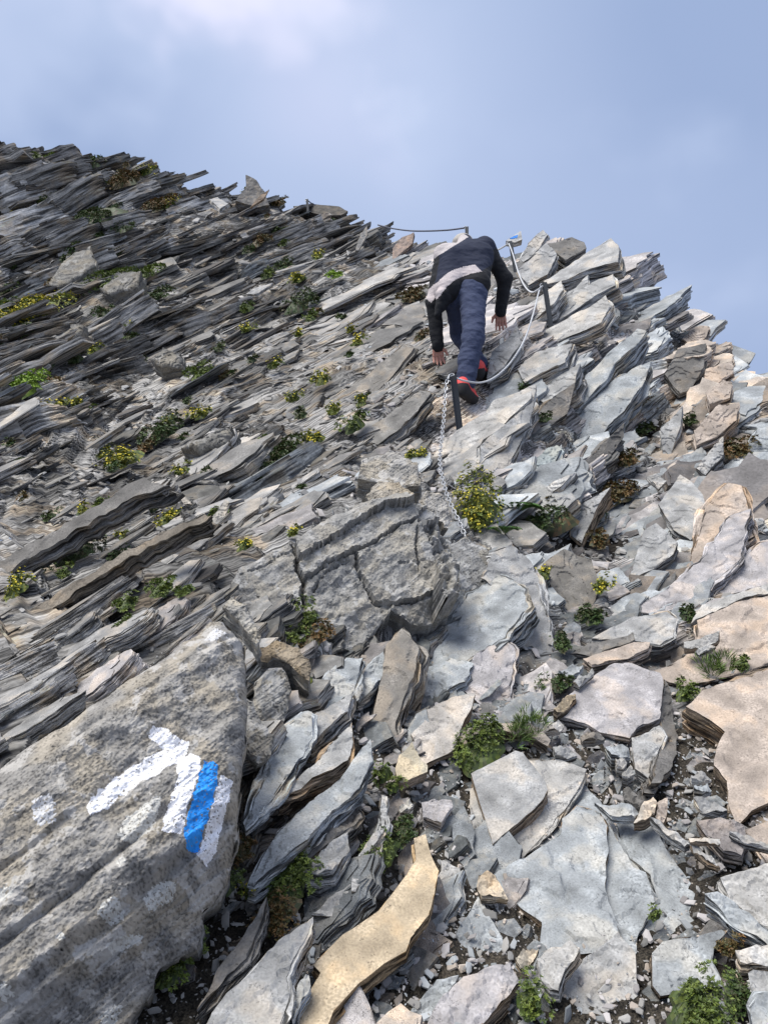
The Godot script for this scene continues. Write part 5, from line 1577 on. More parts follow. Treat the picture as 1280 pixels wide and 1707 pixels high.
func link_mesh(long: float, wide: float, wire: float) -> ArrayMesh:
	var p := PackedVector3Array()
	var half := (long - wide) * 0.5
	for k in 25:
		var a := TAU * k / 24.0
		p.append(Vector3(cos(a) * (wide * 0.5 - wire), sin(a) * (wide * 0.5 - wire) + half * signf(sin(a) + 1e-6), 0))
	return mesh_of([tube(p, wire, 7)])

func handrail() -> void:
	mats.steel = plain(Color(.022, .026, .032), 0.55, 0.35)
	mats.galvanized = plain(Color(.42, .43, .44), 0.5, 0.75)
	mats.rope = plain(Color(.46, .47, .48), 0.85)
	mats.cable = plain(Color(.08, .085, .11), 0.7, 0.3)
	var b1 := hit(767, 724)
	var d1 := -b1.z
	var t1 := spot(755, 624, d1 - 0.06)
	var b2 := hit(917, 538)
	var d2 := -b2.z
	var t2 := spot(907, 471, d2 - 0.02)
	var b3 := hit(858, 446)
	var d3 := -b3.z
	var t3 := spot(850, 402, d3)
	steel_post(b1, t1, 0.042, "dark steel post where the chain and the white rope meet beside the red boot", "steel posts of the handrail")
	steel_post(b2, t2, 0.042, "dark steel post standing among pale slabs right of the climber's hand", "steel posts of the handrail")
	steel_post(b3, t3, 0.042, "dark steel post at the upper end of the white rope near the blue paint mark", "steel posts of the handrail")
	# rope
	var r1 := [t1 + (t2 - t1) * 0.01 - Vector3(0, 0.03, 0), spot(775, 635, d1), spot(800, 638, lerpf(d1, d2, 0.2)), spot(824, 629, lerpf(d1, d2, 0.34)), spot(850, 605, lerpf(d1, d2, 0.52)), spot(873, 568, lerpf(d1, d2, 0.7)), spot(888, 525, lerpf(d1, d2, 0.86)), spot(898, 486, d2 - 0.03), t2 + Vector3(-0.02, -0.04, 0.02)]
	for i in range(1, 7):
		var q := to_slope(r1[i])
		var w := lie(q.x, q.y) + 0.10
		if q.z < w:
			r1[i] = EYE + (r1[i] - EYE) * clampf((EYE.dot(slope_out) - w) / maxf(EYE.dot(slope_out) - q.z, 1e-3), 0.7, 1.0)
	var o := piece("handrail_rope", mesh_of([tube(curve_through(r1, 0.008), 0.0062, 14, 340.0, 0.16)]), [mats.rope], self)
	tag(o, "thick twisted white rope sagging from the lower post up to the middle post", "rope", "white handrail ropes")
	var r2 := [t2 + Vector3(-0.02, -0.04, 0.02), spot(888, 487, d2 + 0.05), spot(875, 478, lerpf(d2, d3, 0.3)), spot(864, 455, lerpf(d2, d3, 0.55)), spot(855, 425, lerpf(d2, d3, 0.8)), spot(848, 406, d3 - 0.02)]
	o = piece("handrail_rope", mesh_of([tube(curve_through(r2, 0.01), 0.0064, 12, 340.0, 0.12)]), [mats.rope], self)
	tag(o, "smooth white rope hanging between the middle post and the upper post", "rope", "white handrail ropes")
	var r3 := [spot(848, 405, d3 - 0.02), spot(838, 412, d3 + 0.2), spot(826, 417, d3 + 0.4), spot(800, 418, d3 + 0.9)]
	o = piece("handrail_rope", mesh_of([tube(curve_through(r3, 0.02), 0.009, 8)]), [mats.rope], self)
	tag(o, "thin pale rope running left from the upper post behind the climber's shoulder", "rope", "white handrail ropes")
	# chain
	var chain := thing("safety_chain", t1, "galvanized link chain hanging from the lower post down to the grey outcrop", "chain")
	var path := curve_through([t1 + Vector3(-0.01, -0.015, 0.03), spot(748, 628, d1 - 0.1), spot(743, 645, d1 - 0.12), spot(740, 690, d1 - 0.25), spot(736, 730, d1 - 0.45), spot(733, 770, d1 - 0.72), spot(739, 805, d1 - 0.95), spot(751, 840, d1 - 1.15), spot(766, 872, d1 - 1.3), spot(776, 897, d1 - 1.4), spot(779, 912, d1 - 1.44)], 0.005)
	var lm := link_mesh(0.042, 0.023, 0.0030)
	var walked := 0.0
	var goal := 0.0
	var k := 0
	for i in range(1, path.size()):
		walked += path[i].distance_to(path[i - 1])
		if walked >= goal:
			goal += 0.033
			var dir := (path[i] - path[i - 1]).normalized()
			var side := dir.cross(Vector3(0.2, 0.1, 0.95)).normalized()
			if k % 2:
				side = side.rotated(dir, PI * 0.5)
			side = side.rotated(dir, 0.35)
			var l := piece("chain_link", lm, [mats.galvanized], chain)
			l.transform = Transform3D(Basis(side, dir, side.cross(dir)), path[i] - t1)
			k += 1
	# the far handrail on the skyline
	var f := spot(778, 396, 10.4)
	steel_post(f, spot(778, 378, 10.4), 0.05, "small far post on the skyline just above the climber's head", "steel posts on the skyline")
	o = piece("handrail_cable", mesh_of([tube(curve_through([spot(774, 380, 10.4), spot(740, 384, 10.7), spot(690, 385, 11.3), spot(655, 381, 11.8), spot(630, 375, 12.2)], 0.05), 0.013, 6)]), [mats.cable], self)
	tag(o, "thin dark cable crossing the sky from the far post to the left crest", "cable")
	steel_post(spot(513, 347, 13.0), spot(512, 332, 13.0), 0.045, "tiny thin post standing on the left skyline by the dark capstone", "steel posts on the skyline")
	o = piece("handrail_cable", mesh_of([tube(curve_through([spot(512, 333, 13.0), spot(518, 338, 13.1), spot(526, 342, 13.2)], 0.05), 0.011, 6)]), [mats.cable], self)
	tag(o, "short dark cable slanting down from the tiny skyline post", "cable")
	# far trail mark
	var look := {"loose": true, "beds": 2, "ahead": d3 + 0.5, "rough": 0.04, "relief": 0.003, "steps": 0.0}
	var m := survey_slab([843,401, 856,392, 868,385, 870,399, 858,404], Vector3(-0.1, 0.15, 0.98), 0.1, 0.05, look)
	var tip := thing("painted_stone", m[1].origin, "small white painted rock tip with a blue stroke above the upper post", "stone")
	tip.basis = m[1].basis
	piece("rock_body", m[0], stone_pair(Color(.62, .62, .60), DULL), tip)
	look.ahead = d3 + 0.44
	var m2 := survey_slab([849,397, 857,393, 863,391, 862,396, 853,398], Vector3(-0.1, 0.15, 0.98), 0.012, 0.05, look)
	var mark := piece("blue_painted_stroke", m2[0], [plain(Color(.05, .22, .6)), plain(Color(.05, .22, .6))], tip)
	mark.transform = m[1].affine_inverse() * m2[1]

# ---------------------------------------------------------------- the climber
func net(bones: Array, cell: float, k: float, wrinkle: float, soups: Array, pick: Callable, origin: Vector3) -> void:
	var lo := Vector3(1e9, 1e9, 1e9)
	var hi := -lo
	for b in bones:
		for e in [[b[0], b[1]], [b[2], b[3]]]:
			var w: float = e[1] + cell * 3.0 + 0.01
			lo = lo.min(e[0] - Vector3(w, w, w))
			hi = hi.max(e[0] + Vector3(w, w, w))
	var nx := int((hi.x - lo.x) / cell) + 2
	var ny := int((hi.y - lo.y) / cell) + 2
	var nz := int((hi.z - lo.z) / cell) + 2
	var f := PackedFloat32Array()
	f.resize(nx * ny * nz)
	f.fill(0.3)
	for b in bones:
		var A: Vector3 = b[0]
		var B: Vector3 = b[2]
		var ra: float = b[1]
		var rb: float = b[3]
		var m := maxf(ra, rb) + k + cell * 3.0
		var l3 := ((A.min(B) - Vector3(m, m, m) - lo) / cell).floor()
		var h3 := ((A.max(B) + Vector3(m, m, m) - lo) / cell).ceil()
		var ab := B - A
		var ll := maxf(ab.length_squared(), 1e-9)
		for z in range(maxi(0, int(l3.z)), mini(nz, int(h3.z))):
			for y in range(maxi(0, int(l3.y)), mini(ny, int(h3.y))):
				var at := (z * ny + y) * nx
				for x in range(maxi(0, int(l3.x)), mini(nx, int(h3.x))):
					var p := lo + Vector3(x, y, z) * cell
					var t := clampf((p - A).dot(ab) / ll, 0.0, 1.0)
					var d := p.distance_to(A + ab * t) - lerpf(ra, rb, t)
					var old := f[at + x]
					var h := clampf(0.5 + 0.5 * (old - d) / k, 0.0, 1.0)
					f[at + x] = lerpf(old, d, h) - k * h * (1.0 - h)
	if wrinkle > 0.0:
		for z in nz:
			for y in ny:
				for x in nx:
					var i := (z * ny + y) * nx + x
					if absf(f[i]) < 0.05:
						var p := lo + Vector3(x, y, z) * cell
						f[i] += wrinkle * (fine.get_noise_3d(p.x * 700.0, p.y * 1500.0, p.z * 700.0) + 0.6 * noise.get_noise_3d(p.x * 600.0, p.y * 900.0 + p.x * 900.0, p.z * 600.0))
	var vert := PackedInt32Array()
	vert.resize(nx * ny * nz)
	vert.fill(-1)
	var vs := PackedVector3Array()
	var ns := PackedVector3Array()
	var step := [1, nx, nx * ny]
	for z in nz - 1:
		for y in ny - 1:
			for x in nx - 1:
				var i := (z * ny + y) * nx + x
				var c := [f[i], f[i + 1], f[i + nx], f[i + nx + 1], f[i + nx * ny], f[i + nx * ny + 1], f[i + nx * ny + nx], f[i + nx * ny + nx + 1]]
				var neg := 0
				for q in c:
					if q < 0.0:
						neg += 1
				if neg == 0 or neg == 8:
					continue
				var sum := Vector3.ZERO
				var cnt := 0
				for e in [[0, 1], [2, 3], [4, 5], [6, 7], [0, 2], [1, 3], [4, 6], [5, 7], [0, 4], [1, 5], [2, 6], [3, 7]]:
					var a: float = c[e[0]]
					var b: float = c[e[1]]
					if (a < 0.0) != (b < 0.0):
						var t := a / (a - b)
						var pa := Vector3(e[0] & 1, (e[0] >> 1) & 1, e[0] >> 2)
						var pb := Vector3(e[1] & 1, (e[1] >> 1) & 1, e[1] >> 2)
						sum += pa.lerp(pb, t)
						cnt += 1
				vert[i] = vs.size()
				vs.append(lo + (Vector3(x, y, z) + sum / cnt) * cell)
				ns.append(Vector3(c[1] + c[3] + c[5] + c[7] - c[0] - c[2] - c[4] - c[6], c[2] + c[3] + c[6] + c[7] - c[0] - c[1] - c[4] - c[5], c[4] + c[5] + c[6] + c[7] - c[0] - c[1] - c[2] - c[3]).normalized())
	for z in range(1, nz - 1):
		for y in range(1, ny - 1):
			for x in range(1, nx - 1):
				var i := (z * ny + y) * nx + x
				for ax in 3:
					var a := f[i]
					var b := f[i + step[ax]]
					if (a < 0.0) == (b < 0.0):
						continue
					var s1: int = step[(ax + 1) % 3]
					var s2: int = step[(ax + 2) % 3]
					var q := [vert[i], vert[i - s1], vert[i - s1 - s2], vert[i - s2]]
					if q.min() < 0:
						continue
					if a < 0.0:
						q.reverse()
					var s: Soup = soups[pick.call((vs[q[0]] + vs[q[2]]) * 0.5, ns[q[0]])]
					for tri in [[0, 1, 2], [0, 2, 3]]:
						for w in tri:
							s.v.append(vs[q[w]] - origin)
							s.n.append(ns[q[w]])
							s.t.append(Vector2(vs[q[w]].x + vs[q[w]].z, vs[q[w]].y))

func cloth(c: Color, rough := 0.9) -> StandardMaterial3D:
	var m := plain(c, rough)
	m.albedo_texture = tex.paint
	m.uv1_scale = Vector3(6, 6, 6)
	return m

func hand_bones(wrist: Vector3, reach: Vector3, across: Vector3, thumb_side: float) -> Array:
	# reach: towards the finger tips; across: from the index to the little finger
	var d := reach.normalized()
	var c := (across - d * across.dot(d)).normalized()
	var down := d.cross(c).normalized()
	if down.y > 0.0:
		down = -down
	var out := [[wrist, 0.024, wrist + d * 0.03, 0.027]]
	for i in 4:
		var k := (i - 1.5) * 0.021
		var root: Vector3 = wrist + d * 0.075 + c * k
		var long: float = [0.068, 0.078, 0.072, 0.056][i]
		out.append([wrist + d * 0.02 + c * k * 0.7, 0.017, root, 0.0125])
		var spread := (d + c * (i - 1.5) * 0.10).normalized()
		var m := root + spread * long * 0.5 + down * 0.004
		out.append([root, 0.0105, m, 0.0095])
		out.append([m, 0.0095, m + (spread * 0.8 + down * 0.55).normalized() * long * 0.55, 0.0078])
	var base := wrist + d * 0.022 - c * 0.026 * thumb_side
	var mid := base + (d * 0.62 - c * 0.75 * thumb_side).normalized() * 0.042
	out.append([base, 0.015, mid, 0.0115])
	out.append([mid, 0.0115, mid + (d * 0.95 - c * 0.35 * thumb_side + down * 0.3).normalized() * 0.036, 0.0085])
	return out

func climber() -> void:
	var base := spot(776, 664, 5.12)
	var o := thing("person", base, "person in a navy and grey jacket and blue trousers scrambling up on hands and feet", "person")
	var any := func(_p: Vector3, _n: Vector3) -> int: return 0
	var shL := spot(741, 424, 5.27)
	var shR := spot(808, 411, 5.33)
	var elL := spot(723, 505, 5.30)
	var elR := spot(841, 464, 5.42)
	var wrL := spot(729, 577, 5.38)
	var wrR := spot(834, 520, 5.54)
	var hipL := spot(762, 492, 5.25)
	var hipR := spot(788, 488, 5.20)
	var knR := spot(789, 560, 5.10)
	var anR := spot(777, 632, 5.10)
	var knL := spot(767, 555, 5.50)
	var anL := spot(798, 606, 5.38)
	var neck := spot(775, 404, 5.38)
	var head := spot(771, 413, 5.53)
	# body: one continuous surface of skin under the clothes
	var skin := [Soup.new(), Soup.new()]
	var body := [[hipL, .085, hipR, .085], [hipL, .08, spot(758, 432, 5.27), .09], [hipR, .08, spot(795, 428, 5.31), .09], [shL, .05, shR, .05], [shL, .05, elL, .04], [elL, .04, wrL, .026], [shR, .05, elR, .04], [elR, .04, wrR, .026], [hipR, .075, knR, .055], [knR, .055, anR, .036], [hipL, .075, knL, .055], [knL, .055, anL, .036], [neck, .055, head, .06], [head, .082, head + Vector3(0, -0.03, -0.05), .07], [head + Vector3(0, -0.03, -0.13), .014, head + Vector3(0, -0.05, -0.135), .016], [head + Vector3(-0.085, -0.01, -0.02), .014, head + Vector3(-0.088, -0.04, -0.02), .01], [head + Vector3(0.085, -0.01, -0.02), .014, head + Vector3(0.088, -0.04, -0.02), .01], [anR, .035, spot(776, 655, 5.12), .03], [anL, .035, spot(800, 626, 5.36), .03]]
	net(body, 0.014, 0.02, 0.0, skin, any, base)
	var hl := spot(731, 606, 5.44) - wrL
	net(hand_bones(wrL - hl.normalized() * 0.01, hl, Vector3(-1, -0.1, 0.1), 1.0), 0.0045, 0.008, 0.0, skin, any, base)
	var hr := spot(835, 548, 5.62) - wrR
	net(hand_bones(wrR - hr.normalized() * 0.01, hr, Vector3(1, 0.05, 0.1), 1.0), 0.0045, 0.008, 0.0, skin, any, base)
	var skin_mat := plain(Color(.46, .23, .17), 0.6)
	skin_mat.subsurf_scatter_enabled = true
	skin_mat.subsurf_scatter_strength = 0.1
	piece("body", mesh_of([skin[0]]), [skin_mat], o)
	var hair := [Soup.new()]
	net([[head + Vector3(0, 0.03, 0.02), .078, head + Vector3(0, 0.02, -0.03), .075], [head + Vector3(0, -0.03, 0.03), .07, head + Vector3(0, 0.02, 0.0), .08]], 0.01, 0.02, 0.008, hair, any, base)
	piece("hair", mesh_of(hair), [plain(Color(.33, .31, .28), 0.9)], o)
	# trousers
	var trousers := [Soup.new()]
	net([[hipL, .105, hipR, .105], [hipL, .10, knL, .078], [knL, .078, anL, .062], [hipR, .102, knR, .080], [knR, .080, spot(781, 600, 5.10), .074], [spot(781, 600, 5.10), .074, anR + Vector3(0, -0.015, 0), .070]], 0.008, 0.03, 0.012, trousers, any, base)
	piece("trousers", mesh_of(trousers), [cloth(Color(.036, .050, .105))], o)
	# jacket: navy back, black sleeves and sides, pale grey yoke and hem
	var h0 := spot(724, 492, 5.10)
	var h1 := spot(797, 447, 5.12)
	var along := (h1 - h0).normalized()
	var depth := (h0 - EYE).normalized()
	var perp := along.cross(depth).normalized()
	if perp.y < 0.0:
		perp = -perp
	var yoke0 := spot(733, 428, 5.2)
	var yoke1 := spot(790, 392, 5.25)
	var ya := (yoke1 - yoke0).normalized()
	var yp := ya.cross((yoke0 - EYE).normalized()).normalized()
	if yp.y < 0.0:
		yp = -yp
	var length := h0.distance_to(h1)
	var pick := func(p: Vector3, n: Vector3) -> int:
		var q := p - h0
		var sag := 0.05 * sin(clampf(q.dot(along) / length, 0.0, 1.0) * PI)
		var t := q.dot(perp) - sag
		if n.z > -0.1 and t > -0.035 and t < 0.035 and q.dot(along) > 0.0 and q.dot(along) < length:
			return 2
		var y := p - yoke0
		if y.dot(yp) > 0.012 and y.dot(ya) < yoke0.distance_to(yoke1) and y.dot(ya) > -0.02:
			return 3
		for arm in [[shL, elL], [shR, elR], [elL, wrL], [elR, wrR]]:
			var c := Geometry3D.get_closest_point_to_segment(p, arm[0], arm[1])
			if c.distance_to(p) < 0.088 and (c - arm[0]).length() > 0.06:
				return 1
		if t < -0.03:
			return 1
		return 0
	var jacket := [Soup.new(), Soup.new(), Soup.new(), Soup.new()]
	var cl := spot(755, 436, 5.26)
	var cr := spot(796, 430, 5.31)
	var pl := spot(748, 482, 5.20)
	var pr := spot(793, 474, 5.20)
	net([[pl, .108, cl, .115], [pr, .105, cr, .110], [pl, .10, cr, .11], [pr, .10, cl, .11], [cl, .115, cr, .115], [shL, .072, cl, .09], [shR, .066, cr, .09], [shL, .068, shR, .066], [neck, .062, spot(776, 425, 5.3), .10],
		[shL, .074, elL, .060], [elL, .060, wrL, .046], [shR, .070, elR, .058], [elR, .058, wrR, .046], [spot(736, 490, 5.13), .045, spot(728, 526, 5.16), .016], [spot(744, 500, 5.16), .04, spot(729, 524, 5.17), .015]], 0.0075, 0.028, 0.007, jacket, pick, base)
	var names := ["jacket_back", "jacket_sleeves", "jacket_hem", "jacket_yoke"]
	var looks := [cloth(Color(.008, .014, .038)), cloth(Color(.005, .006, .009)), cloth(Color(.56, .50, .49)), cloth(Color(.50, .46, .45))]
	for i in 4:
		if jacket[i].v.size():
			piece(names[i], mesh_of([jacket[i]]), [looks[i]], o)
	# boots
	for e in [[anR, spot(770, 650, 5.06), spot(789, 664, 5.20)], [anL, spot(797, 622, 5.30), spot(806, 620, 5.52)]]:
		var heel: Vector3 = e[1]
		var toe: Vector3 = e[2]
		var dir := (toe - heel).normalized()
		var up := (Vector3.UP - dir * dir.y).normalized()
		var boot := [Soup.new(), Soup.new()]
		var sole := func(p: Vector3, _n: Vector3) -> int: return 1 if (p - heel).dot(up) < 0.004 + 0.03 * smoothstep(0.07, 0.0, (p - heel).dot(dir)) else 0
		net([[e[0], .046, heel + up * 0.02, .046], [heel, .042, heel + dir * 0.06, .043], [heel + dir * 0.05, .045, toe, .036], [heel + up * 0.05, .044, heel + dir * 0.12 + up * 0.02, .042], [heel - up * 0.02, .036, toe - up * 0.012, .032]], 0.007, 0.016, 0.0, boot, sole, base)
		var b := piece("boot", mesh_of([boot[0]]), [plain(Color(.62, .055, .05), 0.7)], o)
		piece("sole", mesh_of([boot[1]]), [plain(Color(.012, .012, .013), 0.85)], b)

# ---------------------------------------------------------------- plants
func leaf(s: Soup, root: Vector3, dir: Vector3, wide: Vector3, long: float, half: float, col: Color) -> void:
	var n0 := s.v.size()
	var up := dir.cross(wide).normalized()
	if up.y < 0.0:
		up = -up
	var m1 := root + dir * long * 0.55 + wide * half + up * half * 0.25
	var m2 := root + dir * long * 0.55 - wide * half + up * half * 0.25
	var tip := root + dir * long + up * long * -0.12
	var ridge := root + dir * long * 0.55
	s.tri(root, m1, ridge, Vector2.ZERO, Vector2.ZERO, Vector2.ZERO, up)
	s.tri(root, ridge, m2, Vector2.ZERO, Vector2.ZERO, Vector2.ZERO, up)
	s.tri(m1, tip, ridge, Vector2.ZERO, Vector2.ZERO, Vector2.ZERO, up)
	s.tri(ridge, tip, m2, Vector2.ZERO, Vector2.ZERO, Vector2.ZERO, up)
	for k in s.v.size() - n0:
		s.c.append(col)

const LEAVES := {
	"green": [Color(.06, .095, .016), Color(.11, .145, .022), Color(.035, .055, .012)],
	"yellow": [Color(.10, .14, .02), Color(.20, .20, .02), Color(.04, .07, .012)],
	"dark": [Color(.03, .06, .014), Color(.05, .08, .018), Color(.05, .045, .018)],
	"rust": [Color(.07, .06, .018), Color(.13, .07, .02), Color(.04, .05, .014)],
	"lime": [Color(.16, .26, .02), Color(.20, .30, .025), Color(.12, .20, .02)],
	"grass": [Color(.06, .12, .02), Color(.10, .14, .03), Color(.05, .09, .018)],
}

func plant(x: float, y: float, wide: float, kind: String, label: String, group := "", tall := 0.5, lift := 0.0) -> void:
	var p := hit(x, y)
	lift += 0.005 * p.distance_to(EYE)
	plant_at(p, 1.5 * wide * -p.z / FOCAL, kind, label, group, tall, lift)

func plant_at(p: Vector3, radius: float, kind: String, label: String, group := "", tall := 0.5, lift := 0.0) -> void:
	var r := RandomNumberGenerator.new()
	r.seed = int(absf(p.x) * 7919.0 + p.y * 104729.0 + 17.0)
	var q := to_slope(p)
	p = from_slope(q.x, q.y, rough_lie(q.x, q.y) + lift)
	var o := thing({"green": "cushion_plant", "yellow": "flowering_plant", "dark": "moss_clump", "rust": "moss_clump", "lime": "moss_cushion", "grass": "grass_tuft"}[kind], p, label, {"green": "plant", "yellow": "flower", "dark": "moss", "rust": "moss", "lime": "moss", "grass": "grass"}[kind], group)
	var dist := p.distance_to(EYE)
	var size := clampf(dist * 0.0032, 0.005, 0.03)
	if kind == "grass":
		size *= 1.5
	var count := int(clampf(11.0 * pow(radius / size, 2.0), 120.0, 5000.0))
	var s := Soup.new()
	var fl := Soup.new()
	var st := Soup.new()
	var ax := strike
	var az := slope_out.cross(ax).normalized()
	var up := (slope_out + Vector3.UP).normalized()
	var cols: Array = LEAVES[kind]
	var lobes: Array[Vector3] = []
	for i in 5:
		lobes.append(Vector3(r.randf_range(-0.65, 0.65), r.randf_range(0.25, 0.6), r.randf_range(-0.5, 0.5)))
	while s.c.size() < count * 12:
		# rosettes of leaves over a few uneven lobes
		var l := lobes[r.randi_range(0, 4)]
		var a := r.randf() * TAU
		var e := sqrt(r.randf())
		var u := l.x + cos(a) * e * l.y
		var w := l.z + sin(a) * e * l.y * 0.8
		var h := tall * sqrt(maxf(0.0, 1.0 - e * e)) * l.y * 1.6 * r.randf_range(0.5, 1.0)
		var c := p + (ax * u + az * w) * radius + up * (h * radius) - p
		var axis := (up + (ax * cos(a) + az * sin(a)) * e * 0.9 + Vector3(r.randf_range(-.3, .3), 0, r.randf_range(-.3, .3))).normalized()
		var col: Color = cols[r.randi_range(0, 2)]
		col = col.lerp(cols[1], r.randf() * 0.5) * r.randf_range(0.75, 1.35)
		col.a = 1.0
		var petals := r.randi_range(4, 7)
		var side := axis.cross(Vector3(0.31, 0.2, 0.9)).normalized()
		for k in petals:
			var sd := side.rotated(axis, TAU * k / petals + r.randf() * 0.6)
			var dir := (axis * r.randf_range(0.25, 1.3) + sd).normalized()
			if kind == "grass":
				dir = (axis * 1.8 + sd * 0.9).normalized()
			leaf(s, c, dir, dir.cross(axis).normalized(), size * r.randf_range(0.8, 1.7) * (2.2 if kind == "grass" else 1.0), size * (0.12 if kind == "grass" else 0.32), col)
		if kind == "yellow" and r.randf() < 0.5:
			var head := c + axis * size * r.randf_range(1.2, 2.6)
			var n0 := fl.v.size()
			for k in 5:
				var sd := side.rotated(axis, TAU * k / 5.0)
				leaf(fl, head, (sd + axis * 0.5).normalized(), sd.cross(axis).normalized(), size * 0.5, size * 0.22, Color(.50, .42, .02) * r.randf_range(0.7, 1.2))
	if kind != "grass":
		# the matted body of the cushion
		var mat := Soup.new()
		var rings := 7
		var prev := PackedVector3Array()
		var prev_c := PackedColorArray()
		for k in rings + 1:
			var cur := PackedVector3Array()
			var cur_c := PackedColorArray()
			var e := float(k) / rings
			for m in 26:
				var a := TAU * m / 26.0
				var w := 0.62 + 0.28 * noise.get_noise_2d(cos(a) * 90.0 + p.x * 300.0, sin(a) * 90.0 + p.z * 300.0)
				var bump := 1.0 + 0.5 * fine.get_noise_3d(cos(a) * e * 260.0 + p.x * 999.0, sin(a) * e * 260.0, p.y * 500.0)
				cur.append((ax * cos(a) + az * sin(a) * 0.75) * radius * w * e + up * radius * (0.42 * tall * (1.0 - e * e) * bump - 0.10 * e))
				var kc: Color = cols[m % 3].lerp(cols[(m + k) % 3], r.randf()) * r.randf_range(0.5, 1.0)
				cur_c.append(kc)
			if k:
				for m in 26:
					var j := (m + 1) % 26
					var n0 := mat.v.size()
					mat.tri(prev[m], prev[j], cur[j], Vector2.ZERO, Vector2.ZERO, Vector2.ZERO, up)
					mat.tri(prev[m], cur[j], cur[m], Vector2.ZERO, Vector2.ZERO, Vector2.ZERO, up)
					for t in mat.v.size() - n0:
						mat.c.append(cur_c[m])
			prev = cur
			prev_c = cur_c
		piece("cushion", mesh_of([mat]), [mats.leaf], o)
	piece("foliage", mesh_of([s]), [mats.leaf], o).set_meta("kind", "stuff")
	if fl.v.size():
		piece("flowers", mesh_of([fl]), [mats.leaf], o).set_meta("kind", "stuff")

func fern(x: float, y: float, long_px: float, label: String) -> void:
	var p := hit(x, y) + slope_out * 0.04
	var long := long_px * -p.z / FOCAL
	var r := RandomNumberGenerator.new()
	r.seed = int(x * 31 + y)
	var o := thing("fern", p, label, "fern")
	for f in 7:
		var a := TAU * f / 7.0 + r.randf() * 0.6
		var out := Vector3(cos(a), 0.25, sin(a) * 0.8 + 0.35).normalized()
		var path: Array = []
		for k in 7:
			var t := k / 6.0
			path.append(out * long * t + Vector3(0, 0.35 * long * sin(t * 2.2) - 0.25 * long * t * t, 0))
		var pts := curve_through(path, long / 22.0)
		var s := tube(pts, long * 0.012, 5, 0.0, 0.0, 0.3)
		for k in s.v.size():
			s.c.append(Color(.08, .09, .02))
		for i in range(2, pts.size() - 1):
			var d := (pts[i + 1] - pts[i - 1]).normalized()
			var side := d.cross(Vector3.UP).normalized()
			var t := float(i) / pts.size()
			var w := long * 0.24 * sin(PI * pow(1.0 - t, 0.7)) + long * 0.02
			for sg in [-1.0, 1.0]:
				var dir: Vector3 = (side * sg + d * 0.45 + Vector3(0, -0.15, 0)).normalized()
				leaf(s, pts[i], dir, dir.cross(Vector3.UP).normalized(), w, w * 0.17, Color(.05, .12, .02) * r.randf_range(0.8, 1.5))
		piece("frond", mesh_of([s]), [mats.leaf], o)

